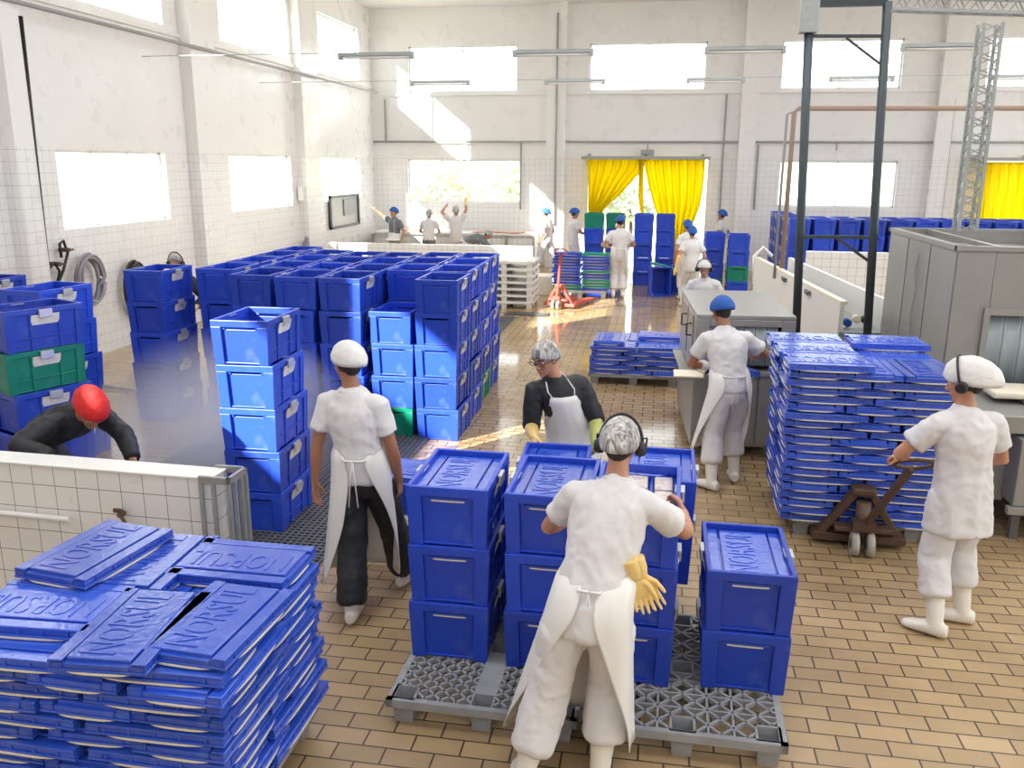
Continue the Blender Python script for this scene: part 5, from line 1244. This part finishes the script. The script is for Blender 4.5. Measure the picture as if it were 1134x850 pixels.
# ---- counter and far left
def cb_thing():
    xa, xb = WX+0.3, at(592, 250, 24).x
    r = empty('work_counter', ((xa+xb)/2, 24.2, 0), 0, 'long pale work counter below the far left window', 'counter'); h_ = (xb-xa)/2
    MB().box(-h_, h_, -0.4, 0.55, 0.94, 1.0).build('worktop', M_PALLETW, r, 0.01); MB().box(-h_, h_, -0.3, 0.5, 0.0, 0.94).build('tiled_base', M_TLOW, r)
    for k in range(7): x = -h_+2*h_*k/6; MB().box(x-0.03, x+0.03, -0.4, -0.34, 0, 0.94).build('leg', M_PIPE, r)
cb_thing()
for i, (px_, s_, lab) in enumerate(((455, 0.45, 'left end'), (535, 0.35, 'middle'), (550, 0.5, 'right part'), (570, 0.3, 'right end'))):
    x_ = at(px_, 246, 24.1).x; rnd = random.Random(i)
    for k in range(7):
        o = MB(); o.rings([[V((t*0.16-0.16, 0.045*sin(min(1, max(0.12, (t if t < 1.3 else 2.4-t)))*pi/2)*cos(a)*(1 if t < 1.6 else 0.7), 0.022*sin(min(1, max(0.12, t))*pi/2)*sin(a))) for a in [2*pi*j/10 for j in range(10)]] for t in (0, 0.2, 0.6, 1.0, 1.5, 1.85, 2.0)])
        o = o.build('fish', M_FISH, None); o.location = (x_+(k-3)*s_*0.15, 24.0+rnd.uniform(-0.1, 0.15), 1.024); o.rotation_euler.z = rnd.uniform(-1, 1)
        tag(o, 'pink fish lying on the counter below the far window, at its %s' % lab, 'fish', 'fish at the %s of the counter' % lab)
xa, xb = at(362, 280, 18.9).x, at(590, 280, 18.9).x
tag(MB().box(xa, xb, 18.8, 18.95, 0, 1.12).build('tiled_wall', M_TLOW), 'low white tiled wall in front of the far workers, behind the white pallets', 'wall')
tag(MB().box(at(590, 300, 19.6).x, at(622, 300, 19.6).x, 19.3, 19.9, 0, 0.42).build('cardboard_box', M_CREAM, None, 0.01), 'pale box on the floor left of the red jack', 'box')
# ---- curtains
def curtain(label, rows_, y, n_=64, folds=15, x_top=None):
    """rows_: list of (py, px_left, px_right, depth) from top to bottom"""
    mb = MB(); R_ = []
    K = 26
    for k in range(K+1):
        t = k/K*(len(rows_)-1); i = min(int(t), len(rows_)-2); f = t-i; r = [rows_[i][j]*(1-f)+rows_[i+1][j]*f for j in range(3)]
        a, b = at(r[1], r[0], y), at(r[2], r[0], y); wd = b.x-a.x; amp = min(0.11, 0.025+0.10/(max(wd, 0.2)**1.2)*0.6)
        row = []
        for q in range(n_+1):
            u = q/n_; row.append(V((a.x+wd*u+0.02*sin(u*folds*2*pi*0.5+k*0.2), y+amp*sin(u*folds*2*pi+0.3*sin(k*0.4)), a.z)))
        R_.append(row)
    vs = [p for r in R_ for p in r]; m_ = n_+1
    mb.add(vs, [(i*m_+j, i*m_+j+1, (i+1)*m_+j+1, (i+1)*m_+j) for i in range(K) for j in range(n_)], 0, True)
    o = mb.build('strip_curtain', M_CURT); bake(o, [('SOLIDIFY', dict(thickness=0.006))]); return tag(o, label, 'curtain')
curtain('left half of the yellow plastic curtain, gathered to the door\'s left edge', [(174, 650, 716), (186, 650, 713), (200, 650.5, 701), (214, 651, 688), (228, 651.5, 672), (242, 652, 661), (256, 652, 658)], 24.56)
curtain('right half of the yellow plastic curtain, gathered into a tail by the crates', [(174, 712, 781), (190, 714, 780.5), (208, 718, 779), (226, 723, 776), (244, 729, 769), (258, 736, 762), (272, 742, 757), (288, 744, 753), (300, 743, 750)], 24.80)
curtain('loose strip of yellow curtain hanging in the gap between the halves', [(176, 707, 713), (215, 706, 711), (232, 709, 713), (246, 713, 717)], 24.36, 16, 2)
curtain('yellow plastic curtain at the right edge of the view', [(179, 1083, 1200), (200, 1082, 1200), (220, 1080, 1200), (240, 1078, 1200), (262, 1078, 1200)], 24.62, 90, 22)
for a__, b__, lab_ in ((645, 786, 'rail carrying the split yellow curtain'), (1079, 1205, 'rail carrying the yellow curtain at the right edge')):
    xa_, xb_ = at(a__, 176, 24.6).x, at(b__, 176, 24.6).x; zr_ = at(650, 175, 24.6).z
    r = empty('curtain_rail', ((xa_+xb_)/2, 24.6, zr_), 0, lab_, 'rail'); h_ = (xb_-xa_)/2
    MB().box(-h_, h_, -0.35, 0.30, -0.03, 0.05).build('track', M_PIPE, r)
    for q in (-0.9, 0, 0.9): MB().box(q*h_-0.03, q*h_+0.03, 0.1, 0.40, 0.05, 0.12).build('wall_bracket', M_PIPE, r)
# ---- pallet jacks
def jack(label, m, x, y, rz, hx, hy, hz, s=1.0):
    r = empty('pallet_jack', (x, y, 0), rz, label, 'pallet jack')
    for q in (-1, 1):
        MB().box(q*0.19-0.075, q*0.19+0.075, 0.22, 1.25, 0.045, 0.10).build('fork', m, r, 0.006)
        MB().cyl((q*0.19-0.04, 1.12, 0.04), (q*0.19+0.04, 1.12, 0.04), 0.038, 14).build('fork_roller', M_WHEEL, r)
        w = MB().cyl((q*0.055-0.025, -0.02, 0.09), (q*0.055+0.025, -0.02, 0.09), 0.09, 24).build('wheel', M_WHEEL, r); MB().cyl((q*0.055-0.03, -0.02, 0.09), (q*0.055+0.03, -0.02, 0.09), 0.04, 16).build('hub', M_STEELD, w)
        MB().bar((q*0.30, 0.16, 0.07), (q*0.045, 0.13, 0.47), 0.055, 0.09, upv=(0, 1, 0)).build('side_strut', m, r, 0.006)
    MB().box(-0.34, 0.34, 0.10, 0.24, 0.045, 0.11).build('cross_beam', m, r, 0.008)
    MB().box(-0.09, 0.09, 0.06, 0.20, 0.43, 0.50).build('apex_plate', m, r, 0.02)
    MB().box(-0.20, 0.22, 0.0, 0.10, 0.17, 0.21).build('axle_beam', m, r, 0.008)
    MB().cyl((0, 0.03, 0.14), (0, 0.06, 0.40), 0.055, 18).box(-0.08, 0.08, -0.05, 0.06, 0.20, 0.27).build('pump', m, r)
    a = V((0.02, -0.02, 0.26)); b = V((hx, hy, hz)); u = (b-a).normalized(); sd_ = u.cross(V((0, 1, 0))) if abs(u.y) < 0.9 else V((1, 0, 0)); sd_ = V((1, 0.15, 0)); sd_ = (sd_-u*sd_.dot(u)).normalized()
    MB().bar(a, b-u*0.08, 0.045, 0.045).build('handle_shaft', m, r, 0.006)
    hp_ = [b-u*0.10]+[b-u*0.02+sd_*0.13*cos(t)+u*0.055*sin(t) for t in [-pi/2+0.5+2*pi*k/16*0.93 for k in range(16)]]+[b-u*0.10]
    MB().tube(hp_, 0.014, 8).build('handle_loop', m, r); MB().bar(b-u*0.02+sd_*0.01, b+u*0.05+sd_*0.01, 0.012).build('release_lever', M_STEELD, r)
    return r
hb_ = at(1018, 512, 5.74)
jack('rusty brown pallet jack under the tall right stack of lids', M_RUST, 1.60, 6.42, radians(-2), (hb_.x-1.60), (hb_.y-6.42), hb_.z)
p = gz(613, 343); tp_ = at(622, 278, p.y+0.0)
jack('red pallet jack standing in front of the mixed lid stack', M_REDP, p.x+0.05, p.y+0.1, radians(-20), 0.12, -0.08, 1.20)
# dark small things far: buckets under the counter
q = at(690, 262, 22.4)
# ---- steam
st = MB().box(-5.3, -2.45, 5.35, 8.6, 0.02, 2.0).build('steam', None); st.data.materials.clear()
mv = bpy.data.materials.new('steam'); mv.use_nodes = True; nt = mv.node_tree; nt.nodes.clear(); out = nt.nodes.new('ShaderNodeOutputMaterial'); pv = nt.nodes.new('ShaderNodeVolumePrincipled')
pv.inputs['Color'].default_value = (0.95, 0.96, 1, 1); pv.inputs['Anisotropy'].default_value = 0.2
g = nt.nodes.new('ShaderNodeNewGeometry'); n1 = nt.nodes.new('ShaderNodeTexNoise'); n1.inputs['Scale'].default_value = 1.1; n1.inputs['Detail'].default_value = 3
nt.links.new(g.outputs['Position'], n1.inputs['Vector'])
mp = nt.nodes.new('ShaderNodeMapping'); mp.vector_type = 'POINT'; mp.inputs['Location'].default_value = (3.95*0.85, -7.1*0.62, -0.40*1.0); mp.inputs['Scale'].default_value = (0.85, 0.62, 1.0)
nt.links.new(g.outputs['Position'], mp.inputs[0]); gr = nt.nodes.new('ShaderNodeTexGradient'); gr.gradient_type = 'SPHERICAL'; nt.links.new(mp.outputs[0], gr.inputs[0])
mm = nt.nodes.new('ShaderNodeMath'); mm.operation = 'MULTIPLY'; nt.links.new(n1.outputs['Fac'], mm.inputs[0]); nt.links.new(gr.outputs['Fac'], mm.inputs[1])
m2 = nt.nodes.new('ShaderNodeMath'); m2.operation = 'MULTIPLY'; m2.inputs[1].default_value = 2.3; nt.links.new(mm.outputs[0], m2.inputs[0]); nt.links.new(m2.outputs[0], pv.inputs['Density']); nt.links.new(pv.outputs[0], out.inputs['Volume'])
st.data.materials.append(mv); tag(st, 'white steam drifting between the stacks of crates at left', 'steam', kind='stuff')
